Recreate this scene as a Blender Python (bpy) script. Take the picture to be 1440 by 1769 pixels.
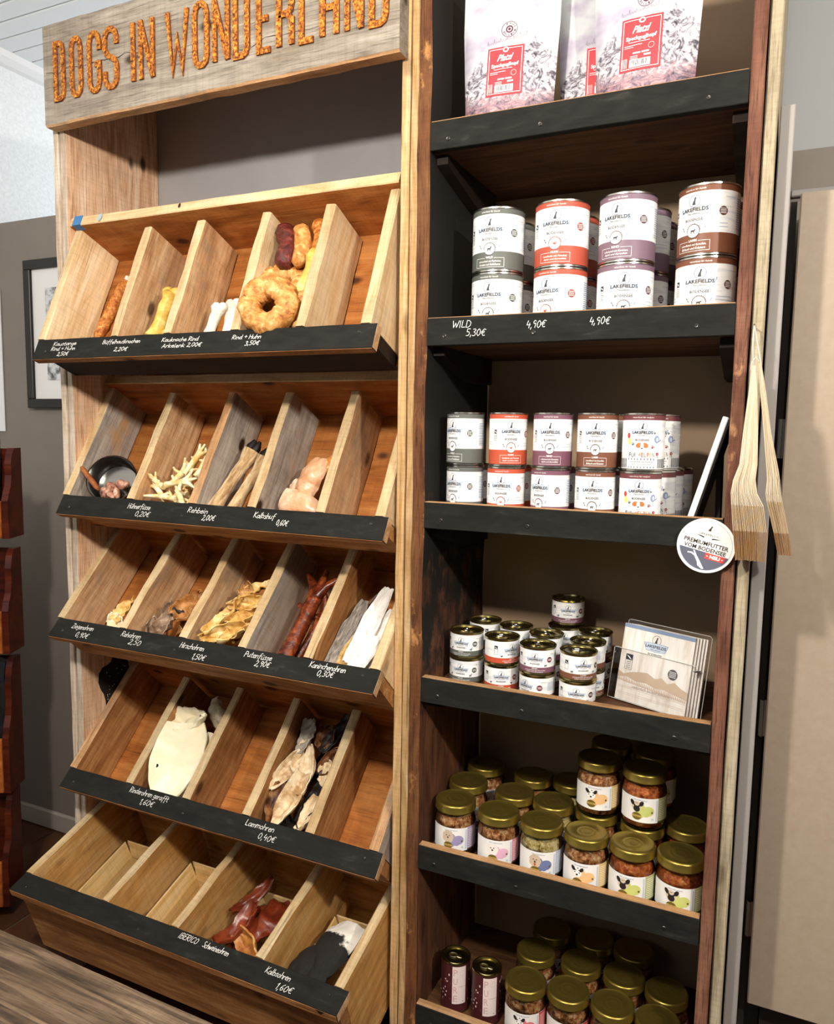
import bpy, math, random
from mathutils import Matrix, Vector, noise as mnoise

for o in list(bpy.data.objects): bpy.data.objects.remove(o)
SC = bpy.context.scene
COL = SC.collection
ZF = 1.15                                   # height of the calibration origin above the floor
PI = math.pi
R = math.radians

# ------------------------------------------------------------------ camera
YAW, PITCH, ROLL, FPX = .4349866, .1057652, .0163287, 1319.685
cam = bpy.data.cameras.new('camera'); camo = bpy.data.objects.new('camera', cam); COL.objects.link(camo)
cam.sensor_fit = 'HORIZONTAL'; cam.sensor_width = 36.0; cam.lens = 36.0*FPX/1440.0
cam.clip_start = .02
f0 = Vector((-math.sin(YAW), math.cos(YAW), 0)); r0 = Vector((math.cos(YAW), math.sin(YAW), 0)); u0 = Vector((0, 0, 1))
fw = f0*math.cos(PITCH)-u0*math.sin(PITCH); up = u0*math.cos(PITCH)+f0*math.sin(PITCH)
rt = r0*math.cos(ROLL)+up*math.sin(ROLL); up2 = up*math.cos(ROLL)-r0*math.sin(ROLL)
CAMP = Vector((.60102, -1.32497, .1735+ZF))
camo.matrix_world = Matrix(((rt.x, up2.x, -fw.x, CAMP.x), (rt.y, up2.y, -fw.y, CAMP.y), (rt.z, up2.z, -fw.z, CAMP.z), (0, 0, 0, 1)))
SC.camera = camo
# ------------------------------------------------------------------ world, lamps, exposure
W = bpy.data.worlds.new('world'); SC.world = W; W.use_nodes = True
W.node_tree.nodes['Background'].inputs[0].default_value = (1.0, .95, .88, 1)
W.node_tree.nodes['Background'].inputs[1].default_value = .06
def lamp(name, loc, power, col, rad, target=None, angle=None):
    l = bpy.data.lights.new(name, 'SPOT' if target else 'POINT'); l.energy = power; l.color = col; l.shadow_soft_size = rad
    o = bpy.data.objects.new(name, l); COL.objects.link(o); o.location = loc
    if target:
        l.spot_size = angle; l.spot_blend = .6
        o.rotation_euler = (Vector(target)-Vector(loc)).to_track_quat('-Z', 'Y').to_euler()
    return o
lamp('shop_lamp_right', (1.55, -1.25, .90+ZF), 84, (1.0, .93, .84), .035)
lamp('shop_lamp_left', (.02, -1.30, .87+ZF), 78, (1.0, .92, .82), .045)
lamp('front_fill_lamp', (-.9, -3.2, 1.2+ZF), 20, (.95, .97, 1.0), .5)  # unseen cool fill added behind the camera; no window stands there
lamp('back_fill_lamp', (-1.1, 1.15, .95+ZF), 15, (.90, .95, 1.0), .15)  # unseen fill added behind the partition to brighten the plaster wall
SC.view_settings.view_transform = 'Standard'; SC.view_settings.look = 'None'
SC.view_settings.exposure = 0.22; SC.view_settings.gamma = 1.0
SC.view_settings.use_curve_mapping = False

# ------------------------------------------------------------------ helpers: colour, materials
def hx(s, a=1.0):
    s = s.lstrip('#'); c = [int(s[i:i+2], 16)/255 for i in (0, 2, 4)]
    return tuple((x/12.92 if x <= .04045 else ((x+.055)/1.055)**2.4) for x in c)+(a,)
MC = {}
def newmat(name):
    m = bpy.data.materials.new(name); m.use_nodes = True
    nt = m.node_tree; return m, nt, nt.nodes['Principled BSDF']
def plain(name, col, rough=.6, metal=0.0, spec=.4, emit=None):
    if name in MC: return MC[name]
    m, nt, b = newmat(name)
    b.inputs['Base Color'].default_value = hx(col); b.inputs['Roughness'].default_value = rough
    b.inputs['Metallic'].default_value = metal; b.inputs['Specular IOR Level'].default_value = spec
    MC[name] = m; return m
def coords(nt, scale, rnd=True):
    tc = nt.nodes.new('ShaderNodeTexCoord'); mp = nt.nodes.new('ShaderNodeMapping')
    mp.inputs['Scale'].default_value = scale
    if rnd:
        oi = nt.nodes.new('ShaderNodeObjectInfo'); mu = nt.nodes.new('ShaderNodeMath'); mu.operation = 'MULTIPLY'; mu.inputs[1].default_value = 13.7
        nt.links.new(oi.outputs['Random'], mu.inputs[0])
        ad = nt.nodes.new('ShaderNodeVectorMath'); ad.operation = 'ADD'
        nt.links.new(tc.outputs['Object'], ad.inputs[0]); nt.links.new(mu.outputs[0], ad.inputs[1])
        nt.links.new(ad.outputs[0], mp.inputs['Vector'])
    else: nt.links.new(tc.outputs['Object'], mp.inputs['Vector'])
    return mp.outputs[0]
def noise_n(nt, vec, scale, detail=5, rough=.6, dist=0.0):
    n = nt.nodes.new('ShaderNodeTexNoise'); n.inputs['Scale'].default_value = scale; n.inputs['Detail'].default_value = detail
    n.inputs['Roughness'].default_value = rough; n.inputs['Distortion'].default_value = dist
    nt.links.new(vec, n.inputs['Vector']); return n.outputs['Fac']
def ramp(nt, fac, stops):
    r = nt.nodes.new('ShaderNodeValToRGB'); e = r.color_ramp.elements
    while len(e) < len(stops): e.new(.5)
    for i, (p, c) in enumerate(stops):
        e[i].position = p; e[i].color = hx(c) if isinstance(c, str) else (c, c, c, 1)
    nt.links.new(fac, r.inputs[0]); return r.outputs[0]
def mix(nt, fac, a, b, mode='MIX'):
    m = nt.nodes.new('ShaderNodeMix'); m.data_type = 'RGBA'; m.blend_type = mode
    if isinstance(fac, (int, float)): m.inputs[0].default_value = fac
    else: nt.links.new(fac, m.inputs[0])
    for s, v in ((6, a), (7, b)):
        if isinstance(v, tuple): m.inputs[s].default_value = v
        else: nt.links.new(v, m.inputs[s])
    return m.outputs[2]
def bump(nt, b, h, st, d=.002):
    n = nt.nodes.new('ShaderNodeBump'); n.inputs['Strength'].default_value = st; n.inputs['Distance'].default_value = d
    nt.links.new(h, n.inputs['Height']); nt.links.new(n.outputs[0], b.inputs['Normal'])
def wood(name, dark, mid, light, fibre=.45, knot=.5, rough=.7, bmp=.35, blotch=None, blotch_pos=(.55, .66), ring=9.0):
    """grain runs along the local X axis of every board"""
    if name in MC: return MC[name]
    m, nt, b = newmat(name)
    big = noise_n(nt, coords(nt, (1.6, ring, ring)), 3.0, 4, .55, 1.2)
    c = ramp(nt, big, [(.25, dark), (.48, mid), (.75, light)])
    fib = noise_n(nt, coords(nt, (6, 150, 150)), 2.2, 8, .75)
    c = mix(nt, min(1, fibre*1.25), c, ramp(nt, fib, [(.36, .34), (.50, 1.0)]), 'MULTIPLY')
    crk = noise_n(nt, coords(nt, (2.2, 90, 90)), 1.6, 4, .6, .4)
    c = mix(nt, .55, c, ramp(nt, crk, [(.30, .18), (.36, 1.0)]), 'MULTIPLY')
    saw = noise_n(nt, coords(nt, (130, 7, 7)), 1.3, 5, .7)
    c = mix(nt, .30, c, ramp(nt, saw, [(.36, .60), (.55, 1.0)]), 'MULTIPLY')
    wv = nt.nodes.new('ShaderNodeTexWave'); wv.bands_direction = 'Y'; wv.inputs['Scale'].default_value = ring*2.2; wv.inputs['Distortion'].default_value = 5.0; wv.inputs['Detail'].default_value = 3.0; wv.inputs['Detail Scale'].default_value = 1.6
    nt.links.new(coords(nt, (.22, 1, 1)), wv.inputs['Vector'])
    c = mix(nt, .22, c, ramp(nt, wv.outputs['Fac'], [(.05, .55), (.35, 1.0)]), 'MULTIPLY')
    oi = nt.nodes.new('ShaderNodeObjectInfo'); vr = ramp(nt, oi.outputs['Random'], [(0.0, .78), (1.0, 1.0)])
    c = mix(nt, 1.0, c, vr, 'MULTIPLY')
    if knot:
        v = nt.nodes.new('ShaderNodeTexVoronoi'); v.inputs['Scale'].default_value = 1.0
        nt.links.new(coords(nt, (7, 13, 13)), v.inputs['Vector'])
        kf = ramp(nt, v.outputs['Distance'], [(.09, min(1, knot*1.7)), (.17, 0.0)])
        c = mix(nt, kf, c, hx('2e1a0e'))
    if blotch:
        bf = ramp(nt, noise_n(nt, coords(nt, (4, 7, 7)), 1.6, 8, .7), [(blotch_pos[0], 0.0), (blotch_pos[1], 1.0)])
        c = mix(nt, bf, c, hx(blotch))
    nt.links.new(c, b.inputs['Base Color']); b.inputs['Roughness'].default_value = rough; b.inputs['Specular IOR Level'].default_value = .25
    bump(nt, b, fib, bmp, .0025)
    MC[name] = m; return m
def mott(name, stops, scale=30, rough=.6, bmp=.3, detail=6, stretch=(1, 1, 1), metal=0, spec=.4, dist=.4, nr=.65, sheen=0):
    if name in MC: return MC[name]
    m, nt, b = newmat(name)
    n = noise_n(nt, coords(nt, stretch), scale, detail, nr, dist)
    nt.links.new(ramp(nt, n, stops), b.inputs['Base Color'])
    b.inputs['Roughness'].default_value = rough; b.inputs['Metallic'].default_value = metal; b.inputs['Specular IOR Level'].default_value = spec
    if sheen: b.inputs['Sheen Weight'].default_value = sheen
    if bmp: bump(nt, b, n, bmp, .004)
    MC[name] = m; return m

# ------------------------------------------------------------------ helpers: meshes and objects
def nz(x, y, z): return mnoise.noise(Vector((x, y, z)))
class MB:
    def __init__(s): s.v = []; s.f = []; s.m = []
    def add(s, vs, fs, mi=0):
        o = len(s.v); s.v += [tuple(p) for p in vs]
        for i, f in enumerate(fs): s.f.append([k+o for k in f]); s.m.append(mi[i] if isinstance(mi, list) else mi)
        return s
    def box(s, x0, x1, y0, y1, z0, z1, mi=0):
        return s.add([(x0, y0, z0), (x1, y0, z0), (x1, y1, z0), (x0, y1, z0), (x0, y0, z1), (x1, y0, z1), (x1, y1, z1), (x0, y1, z1)],
                     [(0, 3, 2, 1), (4, 5, 6, 7), (0, 1, 5, 4), (1, 2, 6, 5), (2, 3, 7, 6), (3, 0, 4, 7)], mi)
    def bbox(s, x0, x1, y0, y1, z0, z1, b=.002, mi=0):
        """box with its corners and edges chamfered"""
        vs = []; idx = {}
        for sx in (0, 1):
            for sy in (0, 1):
                for sz in (0, 1):
                    for ax in range(3):
                        p = [x1 if sx else x0, y1 if sy else y0, z1 if sz else z0]
                        for a in range(3):
                            if a != ax: p[a] += -b if (sx, sy, sz)[a] else b
                        idx[(sx, sy, sz, ax)] = len(vs); vs.append(p)
        fs = []
        for ax in range(3):
            a, c = [(1, 2), (2, 0), (0, 1)][ax]
            for sd in (0, 1):
                q = []
                for (i, j) in ((0, 0), (1, 0), (1, 1), (0, 1)):
                    k = [0, 0, 0]; k[ax] = sd; k[a] = i; k[c] = j; q.append(idx[(*k, ax)])
                fs.append(q if sd else q[::-1])
            for i in (0, 1):
                for j in (0, 1):
                    k0 = [0, 0, 0]; k1 = [0, 0, 0]; k0[ax] = 0; k1[ax] = 1; k0[a] = k1[a] = i; k0[c] = k1[c] = j
                    q = [idx[(*k0, a)], idx[(*k1, a)], idx[(*k1, c)], idx[(*k0, c)]]
                    fs.append(q if (i != j) else q[::-1])
        for sx in (0, 1):
            for sy in (0, 1):
                for sz in (0, 1):
                    q = [idx[(sx, sy, sz, a)] for a in range(3)]
                    fs.append(q if (sx+sy+sz) % 2 else q[::-1])
        return s.add(vs, fs, mi)
    def tube(s, path, rad, segs=10, mi=0, amp=0.0, fr=40.0, seed=0.0, flat=1.0, closed=False):
        P = [Vector(p) for p in path]; n = len(P); rad = rad if isinstance(rad, (list, tuple)) else [rad]*n
        vs = []; ref = None
        for i in range(n):
            if closed: t = P[(i+1) % n]-P[i-1]
            else: t = P[min(i+1, n-1)]-P[max(i-1, 0)]
            t = t.normalized() if t.length > 1e-9 else Vector((0, 1, 0))
            if ref is None: ref = Vector((0, 0, 1)) if abs(t.z) < .9 else Vector((1, 0, 0))
            a = t.cross(ref).normalized(); ref = a.cross(t).normalized()
            for k in range(segs):
                an = 2*PI*k/segs; d = a*math.cos(an)+ref*math.sin(an)*flat; p = P[i]+d*rad[i]
                if amp: p += d*amp*nz(p.x*fr+seed, p.y*fr, p.z*fr)
                vs.append(p)
        fs = []
        for i in range(n if closed else n-1):
            j = (i+1) % n
            for k in range(segs): fs.append((i*segs+k, i*segs+(k+1) % segs, j*segs+(k+1) % segs, j*segs+k))
        if not closed:
            fs.append(tuple(range(segs-1, -1, -1))); fs.append(tuple((n-1)*segs+k for k in range(segs)))
        return s.add(vs, fs, mi)
    def lathe(s, prof, segs=32, mats=None, a0=0.0, a1=2*PI, cap=False):
        full = abs(a1-a0-2*PI) < 1e-6; na = segs if full else segs+1
        vs = []
        for (r, z) in prof:
            for k in range(na):
                a = a0+(a1-a0)*k/segs; vs.append((r*math.sin(a), -r*math.cos(a), z))
        fs = []; mi = []
        for i in range(len(prof)-1):
            for k in range(segs):
                k2 = (k+1) % na; fs.append((i*na+k, i*na+k2, (i+1)*na+k2, (i+1)*na+k)); mi.append(mats[i] if mats else 0)
        if cap:
            fs.append(tuple(range(na-1, -1, -1))); mi.append(mats[0] if mats else 0)
            fs.append(tuple((len(prof)-1)*na+k for k in range(na))); mi.append(mats[-1] if mats else 0)
        return s.add(vs, fs, mi)
    def prism(s, pts, h, axis=2, o=0.0, mi=0):
        """outline (2D) pushed along an axis from o to o+h"""
        n = len(pts)
        def put(p, q): return (p[0], p[1], q) if axis == 2 else ((p[0], q, p[1]) if axis == 1 else (q, p[0], p[1]))
        vs = [put(p, o) for p in pts]+[put(p, o+h) for p in pts]
        fs = [tuple(range(n))[::-1], tuple(range(n, 2*n))]+[(i, (i+1) % n, n+(i+1) % n, n+i) for i in range(n)]
        return s.add(vs, fs, mi)
    def mesh(s, name, mats, smooth=None):
        me = bpy.data.meshes.new(name); me.from_pydata(s.v, [], s.f)
        for m in (mats if isinstance(mats, (list, tuple)) else [mats]): me.materials.append(m)
        me.polygons.foreach_set('material_index', s.m)
        if smooth is not None:
            me.polygons.foreach_set('use_smooth', [True]*len(s.f)); me.set_sharp_from_angle(angle=R(smooth))
        me.update(); return me
    def build(s, name, mats, parent=None, M=None, smooth=None):
        return link(name, s.mesh(name, mats, smooth), parent, M)
def link(name, me, parent=None, M=None):
    o = bpy.data.objects.new(name, me); COL.objects.link(o)
    if parent: o.parent = parent
    if M is not None: o.matrix_local = M
    return o
def tag(o, label, cat, group=None, kind=None):
    o['label'] = label
    if cat: o['category'] = cat
    if group: o['group'] = group
    if kind: o['kind'] = kind
    return o
def struct(o, label=None):
    o['kind'] = 'structure'
    if label: o['label'] = label
    return o
def empty(name, M, label=None, cat=None, group=None):
    o = bpy.data.objects.new(name, None); COL.objects.link(o); o.empty_display_size = .02
    o.matrix_world = M if isinstance(M, Matrix) else Matrix.Translation(M)
    if label: tag(o, label, cat, group)
    return o
def T(x, y, z): return Matrix.Translation((x, y, z))
def Rx(a): return Matrix.Rotation(R(a), 4, 'X')
def Ry(a): return Matrix.Rotation(R(a), 4, 'Y')
def Rz(a): return Matrix.Rotation(R(a), 4, 'Z')
def frame(ox, X, Y):
    X = Vector(X).normalized(); Y = Vector(Y).normalized(); Z = X.cross(Y)
    return Matrix(((X.x, Y.x, Z.x, ox[0]), (X.y, Y.y, Z.y, ox[1]), (X.z, Y.z, Z.z, ox[2]), (0, 0, 0, 1)))
bseed = [0]
def board(name, L, Wd, Th, M, mats, parent=None, rough=.0015, bev=.002, fr=14.0, edge=False, segs=None):
    """sawn board: local X length, Y width, Z thickness, centred; edge=True gives the -Y edge the second material"""
    bseed[0] += 7.31; sd = bseed[0]
    n = segs or max(3, int(L/.035)); b = min(bev, Th*.3)
    cs = [(-Wd/2, -Th/2+b), (-Wd/2+b, -Th/2), (Wd/2-b, -Th/2), (Wd/2, -Th/2+b), (Wd/2, Th/2-b), (Wd/2-b, Th/2), (-Wd/2+b, Th/2), (-Wd/2, Th/2-b)]
    vs = []
    for i in range(n+1):
        x = -L/2+L*i/n
        for (y, z) in cs:
            sy = 1 if y > 0 else -1
            dy = rough*(nz(x*fr, sd, sy*3.1)+.6*nz(x*fr*3.3, sd, sy*5.7+z*60)); dz = rough*.6*nz(x*fr, sd+9, (1 if z > 0 else -1)*2.3)
            vs.append((x, y+dy, z+dz))
    fs = []; mi = []
    for i in range(n):
        for k in range(8):
            fs.append((i*8+k, i*8+(k+1) % 8, (i+1)*8+(k+1) % 8, (i+1)*8+k)); mi.append(1 if edge and k in (7, 0, 6) else 0)
    fs += [tuple(range(8))[::-1], tuple(n*8+k for k in range(8))]; mi += [1 if edge == 2 else 0]*2
    mb = MB(); mb.add(vs, fs, mi)
    return mb.build(name, mats, parent, M)

# ------------------------------------------------------------------ helpers: writing and flat print
TXT = {}
def textpoly(s, shear=0.0, bold=0.0):
    k = (s, shear, bold)
    if k in TXT: return TXT[k]
    cu = bpy.data.curves.new('t', 'FONT'); cu.body = s; cu.size = 1.0; cu.align_x = 'CENTER'; cu.align_y = 'CENTER'
    cu.shear = shear; cu.offset = bold; cu.resolution_u = 2
    ob = bpy.data.objects.new('t', cu); me = bpy.data.meshes.new_from_object(ob)
    vs = [(v.co.x, v.co.y) for v in me.vertices]; fs = [tuple(p.vertices) for p in me.polygons]
    bpy.data.objects.remove(ob); bpy.data.curves.remove(cu); bpy.data.meshes.remove(me)
    TXT[k] = (vs, fs); return TXT[k]
class Dec:
    """flat print: 2D shapes in (u, v), wrapped onto a surface by fmap(u, v, offset)"""
    def __init__(s): s.it = []
    def poly(s, pts, mat, ly=1): s.it.append((list(pts), [tuple(range(len(pts)))], mat, ly)); return s
    def rect(s, u0, v0, u1, v1, mat, ly=1, step=.003):
        n = max(1, int(abs(u1-u0)/step)); vs = []
        for i in range(n+1): u = u0+(u1-u0)*i/n; vs += [(u, v0), (u, v1)]
        s.it.append((vs, [(2*i, 2*i+2, 2*i+3, 2*i+1) for i in range(n)], mat, ly)); return s
    def ell(s, cx, cy, rx, ry, mat, ly=1, n=14, rot=0.0):
        nr = max(1, int(max(rx, ry)/.004)); vs = [(cx, cy)]; fs = []; cr, sr = math.cos(rot), math.sin(rot)
        for q in range(1, nr+1):
            for k in range(n):
                a = 2*PI*k/n; x = rx*q/nr*math.cos(a); y = ry*q/nr*math.sin(a); vs.append((cx+x*cr-y*sr, cy+x*sr+y*cr))
        for k in range(n):
            fs.append((0, 1+k, 1+(k+1) % n))
            for q in range(nr-1): fs.append((1+q*n+k, 1+(q+1)*n+k, 1+(q+1)*n+(k+1) % n, 1+q*n+(k+1) % n))
        s.it.append((vs, fs, mat, ly)); return s
    def ring(s, cx, cy, r, w, mat, ly=1, n=22, ry=None):
        ry = ry or r; vs = []
        for k in range(n):
            a = 2*PI*k/n; c, d = math.cos(a), math.sin(a); vs += [(cx+(r-w)*c, cy+(ry-w)*d), (cx+r*c, cy+ry*d)]
        s.it.append((vs, [(2*k, 2*k+1, 2*((k+1) % n)+1, 2*((k+1) % n)) for k in range(n)], mat, ly)); return s
    def line(s, pts, w, mat, ly=1, closed=False):
        q = list(pts)+([pts[0]] if closed else [])
        for a, b in zip(q[:-1], q[1:]):
            d = Vector((b[0]-a[0], b[1]-a[1])); L = d.length
            if L < 1e-7: continue
            d /= L; n = Vector((-d.y, d.x))*w/2; e = d*w*.35; m = max(1, int(L/.004)); vs = []
            for i in range(m+1):
                p = Vector(a)-e+(d*(L+w*.7))*i/m; vs += [tuple(p+n), tuple(p-n)]
            s.it.append((vs, [(2*i, 2*i+1, 2*i+3, 2*i+2) for i in range(m)], mat, ly))
        return s
    def text(s, t, cx, cy, w, mat, ly=1, h=None, shear=0.0, bold=0.0, rot=0.0):
        """fit the text to width w (and height h if given)"""
        vs, fs = textpoly(t, shear, bold)
        x0 = min(v[0] for v in vs); x1 = max(v[0] for v in vs); y0 = min(v[1] for v in vs); y1 = max(v[1] for v in vs)
        k = w/(x1-x0); ky = h/(y1-y0) if h else k; cr, sr = math.cos(rot), math.sin(rot); o = []
        for (x, y) in vs:
            x = (x-(x0+x1)/2)*k; y = (y-(y0+y1)/2)*ky; o.append((cx+x*cr-y*sr, cy+x*sr+y*cr))
        s.it.append((o, fs, mat, ly)); return s
    def mesh(s, name, fmap, eps=.00022):
        mb = MB(); mats = []
        for vs, fs, mat, ly in s.it:
            if mat not in mats: mats.append(mat)
            mb.add([fmap(u, v, eps*(ly+1)) for u, v in vs], fs, mats.index(mat))
        return mb.mesh(name, mats)
def cylmap(rad): return lambda u, v, o: ((rad+o)*math.sin(u/rad), -(rad+o)*math.cos(u/rad), v)
def flatmap(u, v, o): return (u, v, o)

# single-stroke hand lettering (units: x-height 5, capitals 9)
def P(s): return [tuple(float(q) for q in p.split(',')) for p in s.split()]
GL = {
 'a': (5, '4,4.6 2,5 .6,3 .9,.8 2,.1 3.6,1.3 4.1,4.7 4.2,1 5,.2'), 'b': (4.4, '.6,9 .6,.3|.6,3.5 2.2,5 3.8,3.8 3.6,1 2,0 .6,.8'),
 'c': (4.2, '3.8,4.2 2.2,5 .6,3.2 .8,.9 2.3,0 3.9,.9'), 'd': (4.9, '3.8,4.3 2,5 .6,2.8 1,.5 2.4,.1 3.8,1.6|4,9 3.9,1 4.6,0'),
 'e': (4.2, '.6,2.4 3.6,3 3,4.8 1.6,4.8 .6,2.6 1.2,.4 2.6,0 4,1'), 'f': (4.2, '4.2,8.4 3,9 2,7.5 1.8,-2.4|.4,4.6 3.8,4.9'),
 'g': (4.3, '3.8,4.4 2,5 .6,3.2 1,1 2.6,.8 3.8,2.4 3.9,4.8 3.6,-1.8 2,-3 .6,-2'), 'h': (4.2, '.6,9 .6,0|.6,3 2.2,4.9 3.6,4 3.7,0'),
 'i': (2, '.6,4.8 .8,.6 1.6,0|.7,6.6 .9,7.2'), 'k': (4.2, '.6,9 .6,0|3.6,5 .7,2.4 3.8,0'), 'l': (2, '.8,9 .7,.6 1.6,0'),
 'm': (5.9, '.5,5 .6,0|.6,3.4 1.8,4.9 2.8,4 2.8,0|2.8,3.4 4.2,4.9 5.2,4 5.3,0'), 'n': (4.2, '.5,5 .6,0|.6,3.2 2.2,4.9 3.5,4 3.6,0'),
 'o': (4.4, '2,5 .6,3.4 .8,1 2.2,0 3.7,1.4 3.6,3.8 2,5'), 'p': (4.3, '.6,5 .5,-3|.6,3.6 2.2,5 3.8,3.6 3.2,.8 1.8,.2 .6,1'),
 'r': (3.3, '.5,5 .7,0|.7,3.2 1.8,4.8 3,4.8'), 's': (3.6, '3.2,4.4 1.8,5 .8,3.9 2.6,2.4 3,.9 1.8,0 .4,.6'),
 't': (3.4, '1.6,8 1.5,.8 2.4,0 3.2,.4|.2,5 3,5.2'), 'u': (4.6, '.5,5 .7,1 2,0 3.4,1.2 3.6,5 3.7,.8 4.4,0'),
 'w': (5.3, '.3,5 1.2,0 2.4,4 3.6,0 4.8,5'), 'z': (4, '.5,4.8 3.4,4.8 .4,.2 3.6,.2'),
 'A': (5.6, '.3,0 2.6,9 5,0|1.2,3.2 4.2,3.2'), 'B': (5, '.7,0 .7,9 3.2,8.8 3.9,7 2.8,5 .8,4.8 3.6,4.4 4.4,2.4 3,.2 .7,0'),
 'C': (5, '4.6,7.8 3,9 1,7 .6,3 1.8,.3 3.6,.2 4.7,1.6'), 'D': (5.4, '.7,0 .7,9 3,8.6 4.8,6 4.6,2.4 2.8,.2 .7,0'),
 'E': (4.4, '3.8,8.8 .7,9 .7,0 4,.2|.7,4.8 3.4,4.9'), 'H': (5.4, '.7,9 .6,0|4.6,9 4.5,0|.6,4.5 4.5,4.8'),
 'I': (2.4, '1,9 1,0'), 'K': (5, '.7,9 .6,0|4.4,9 .8,4.4 4.6,0'), 'L': (4.4, '.8,9 .7,.2 4,.3'), 'O': (5.6, '2.8,9 .8,6.4 .8,2.4 2.6,0 4.6,2 4.8,6.6 2.8,9'),
 'P': (4.8, '.7,0 .7,9 3.4,8.8 4.3,6.8 3.2,4.8 .8,4.6'), 'R': (5, '.7,0 .7,9 3.4,8.8 4.2,6.8 3,5 .8,4.8 4.5,0'),
 'S': (4.6, '4,7.8 2.4,9 .8,7.4 1.6,5.4 3.6,4 4,1.6 2.4,0 .5,1'), 'W': (7, '.4,9 1.8,.2 3.4,6.4 4.8,.2 6.6,9'),
 'Z': (5, '.6,8.8 4.4,8.8 .5,.2 4.6,.2'),
 '0': (4.8, '2.4,9 .8,6.6 .7,2.4 2.2,0 3.9,2.2 4,6.6 2.4,9'), '1': (2.8, '.5,6.6 2,9 1.8,0'), '2': (4.6, '.7,7 2,9 3.8,7.6 3.2,4.6 .5,.2 4.3,.3'),
 '3': (4.5, '.7,8.4 2.6,9 3.7,7.2 1.8,5 3.9,3.2 3.2,.6 1.6,0 .5,.8'), '4': (4.8, '1.6,9 .6,3.8 4.4,4|3.5,6.2 3.3,0'),
 '5': (4.6, '4,8.9 1,8.9 .9,5.2 3,5.2 3.9,3 2.8,.4 .6,.4'), '6': (4.5, '3.4,9 1.4,6 .7,2.4 2,0 3.8,1.6 3.2,4 1,3.4'),
 '9': (4.5, '3.8,7.4 2.2,9 .8,7 1.6,4.8 3.6,5.6 3.8,8 3,0'), ',': (2, '1,1 .5,-1.6'), '+': (4.6, '2.2,7 2.2,2|.4,4.5 4,4.5'), ' ': (2.6, ''),
 '€': (5.2, '4.8,7.8 3.2,8.8 1.6,7 1.3,3 2.6,.4 4.4,.8|.2,5.6 3.6,5.8|.2,3.8 3.4,4')}
for base, um in (('u', 'ü'), ('o', 'ö')): GL[um] = (GL[base][0], GL[base][1]+'|1.2,6.6 1.3,7.3|3,6.6 3.1,7.3')
def hand(d, txt, x0, x1, yc, mat, wd=.0009, hmax=.0095, seed=0, slant=.18):
    tot = sum(GL[c][0] for c in txt); k = (x1-x0)/tot; ky = min(k*1.9, hmax/9); rnd = random.Random(seed+len(txt)); x = 0
    for c in txt:
        w, st = GL[c]; j = rnd.uniform(-.5, .5)
        for pl in st.split('|'):
            if pl: d.line([(x0+(x+px+slant*py)*k, yc+(py-4.5+j)*ky) for px, py in P(pl)], wd, mat, 1)
        x += w
    return d

# ------------------------------------------------------------------ materials of the place
M_PINE = wood('pine', 'd0a472', 'ecca9a', 'f8e2bc', .30, .35)
M_PALE = wood('pale_sawn_edge', 'bf9a68', 'd8ba8c', 'e8d2aa', .30, 0, bmp=.3)
M_TAN = wood('tan_weathered', 'a87a50', 'd6a676', 'ecc89c', .5, .5, blotch='8f7c69', blotch_pos=(.52, .68))
M_GREY = wood('grey_weathered', '8a7e74', 'b8aa9c', 'd8ccbc', .5, .6, blotch='b98f63', blotch_pos=(.56, .72))
M_BROWN = wood('brown_board', '804e28', 'b47a46', 'd8a46a', .5, .5)
M_PLY = wood('orange_floor_board', '8a4e1e', 'b26c30', 'd08e4e', .35, .5, ring=6)
M_PLY5 = wood('golden_plywood', 'b07a3e', 'dca45c', 'f0c486', .45, .25, ring=5)
M_RACK = wood('larch_side_board', 'c48e66', 'ecc09a', 'fadcbe', .55, .5, ring=14)
M_RACKW = wood('whitewashed_edge', 'a8937c', 'cdbba6', 'e0d4c4', .5, .2)
M_STILE = wood('yellow_stile', 'b08448', 'd0a874', 'e6c99e', .45, .25, ring=16)
M_BEAM = wood('old_beam', '3c2114', '7a4c2e', '96683e', .9, .3, bmp=1.0, blotch='b8834e', blotch_pos=(.58, .64))
M_RED = wood('red_brown_post', '4c2c20', '7e5240', '9c7058', .85, .25, bmp=.9, blotch='c09068', blotch_pos=(.62, .68))
M_OUT = wood('light_post_board', '8a7c64', 'b0a286', 'c8bca2', .55, .2, ring=14)
M_SIGN = wood('driftwood', '7a7064', 'a39889', 'bfb5a6', .6, .5, bmp=.9, blotch='86745c', blotch_pos=(.60, .74))
M_SHELF = wood('dark_shelf_board', '3a2314', '5a3820', '77502f', .55, .4)
M_SHELFE = wood('shelf_lip_wood', '8f6740', 'b58a5e', 'caa37a', .45, .1)
M_DARKW = wood('near_black_wood', '140d09', '241811', '35251a', .5, 0)  # near-black brown wood: shelf brackets and the top tray's lower board
M_TABLE = wood('table_oak', '241a12', '4e3d2d', '84705a', .95, .1, ring=26, bmp=.6)
M_MAHO = wood('mahogany', '2a0d07', '48190d', '642c16', .35, 0, rough=.3, bmp=.1)
M_MAHOF = wood('cherry_front', '7a3a18', '9c5426', 'b4703a', .35, 0, rough=.35, bmp=.1)
M_BLACK = mott('chalkboard_paint', [(.3, '181816'), (.6, '232320'), (.8, '3a3a36')], 18, .8, .15, 8, (1, 3, 3), 0, .15)
M_CHALK = plain('chalk', 'f2f2ee', .9)
M_FAINT = plain('rubbed_chalk', '5c615f', .9)
M_SCREW = plain('screw_steel', '4a4844', .35, .9)
M_RUST = mott('rusted_steel', [(.38, '4a220c'), (.48, '9c5418'), (.56, 'c47a24'), (.66, 'e2ac4c')], 170, .85, .5, 4, nr=.75)
M_RUSTE = mott('rust_edge', [(.4, '5a2c14'), (.65, '9c5a26')], 120, .9, .2)
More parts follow.
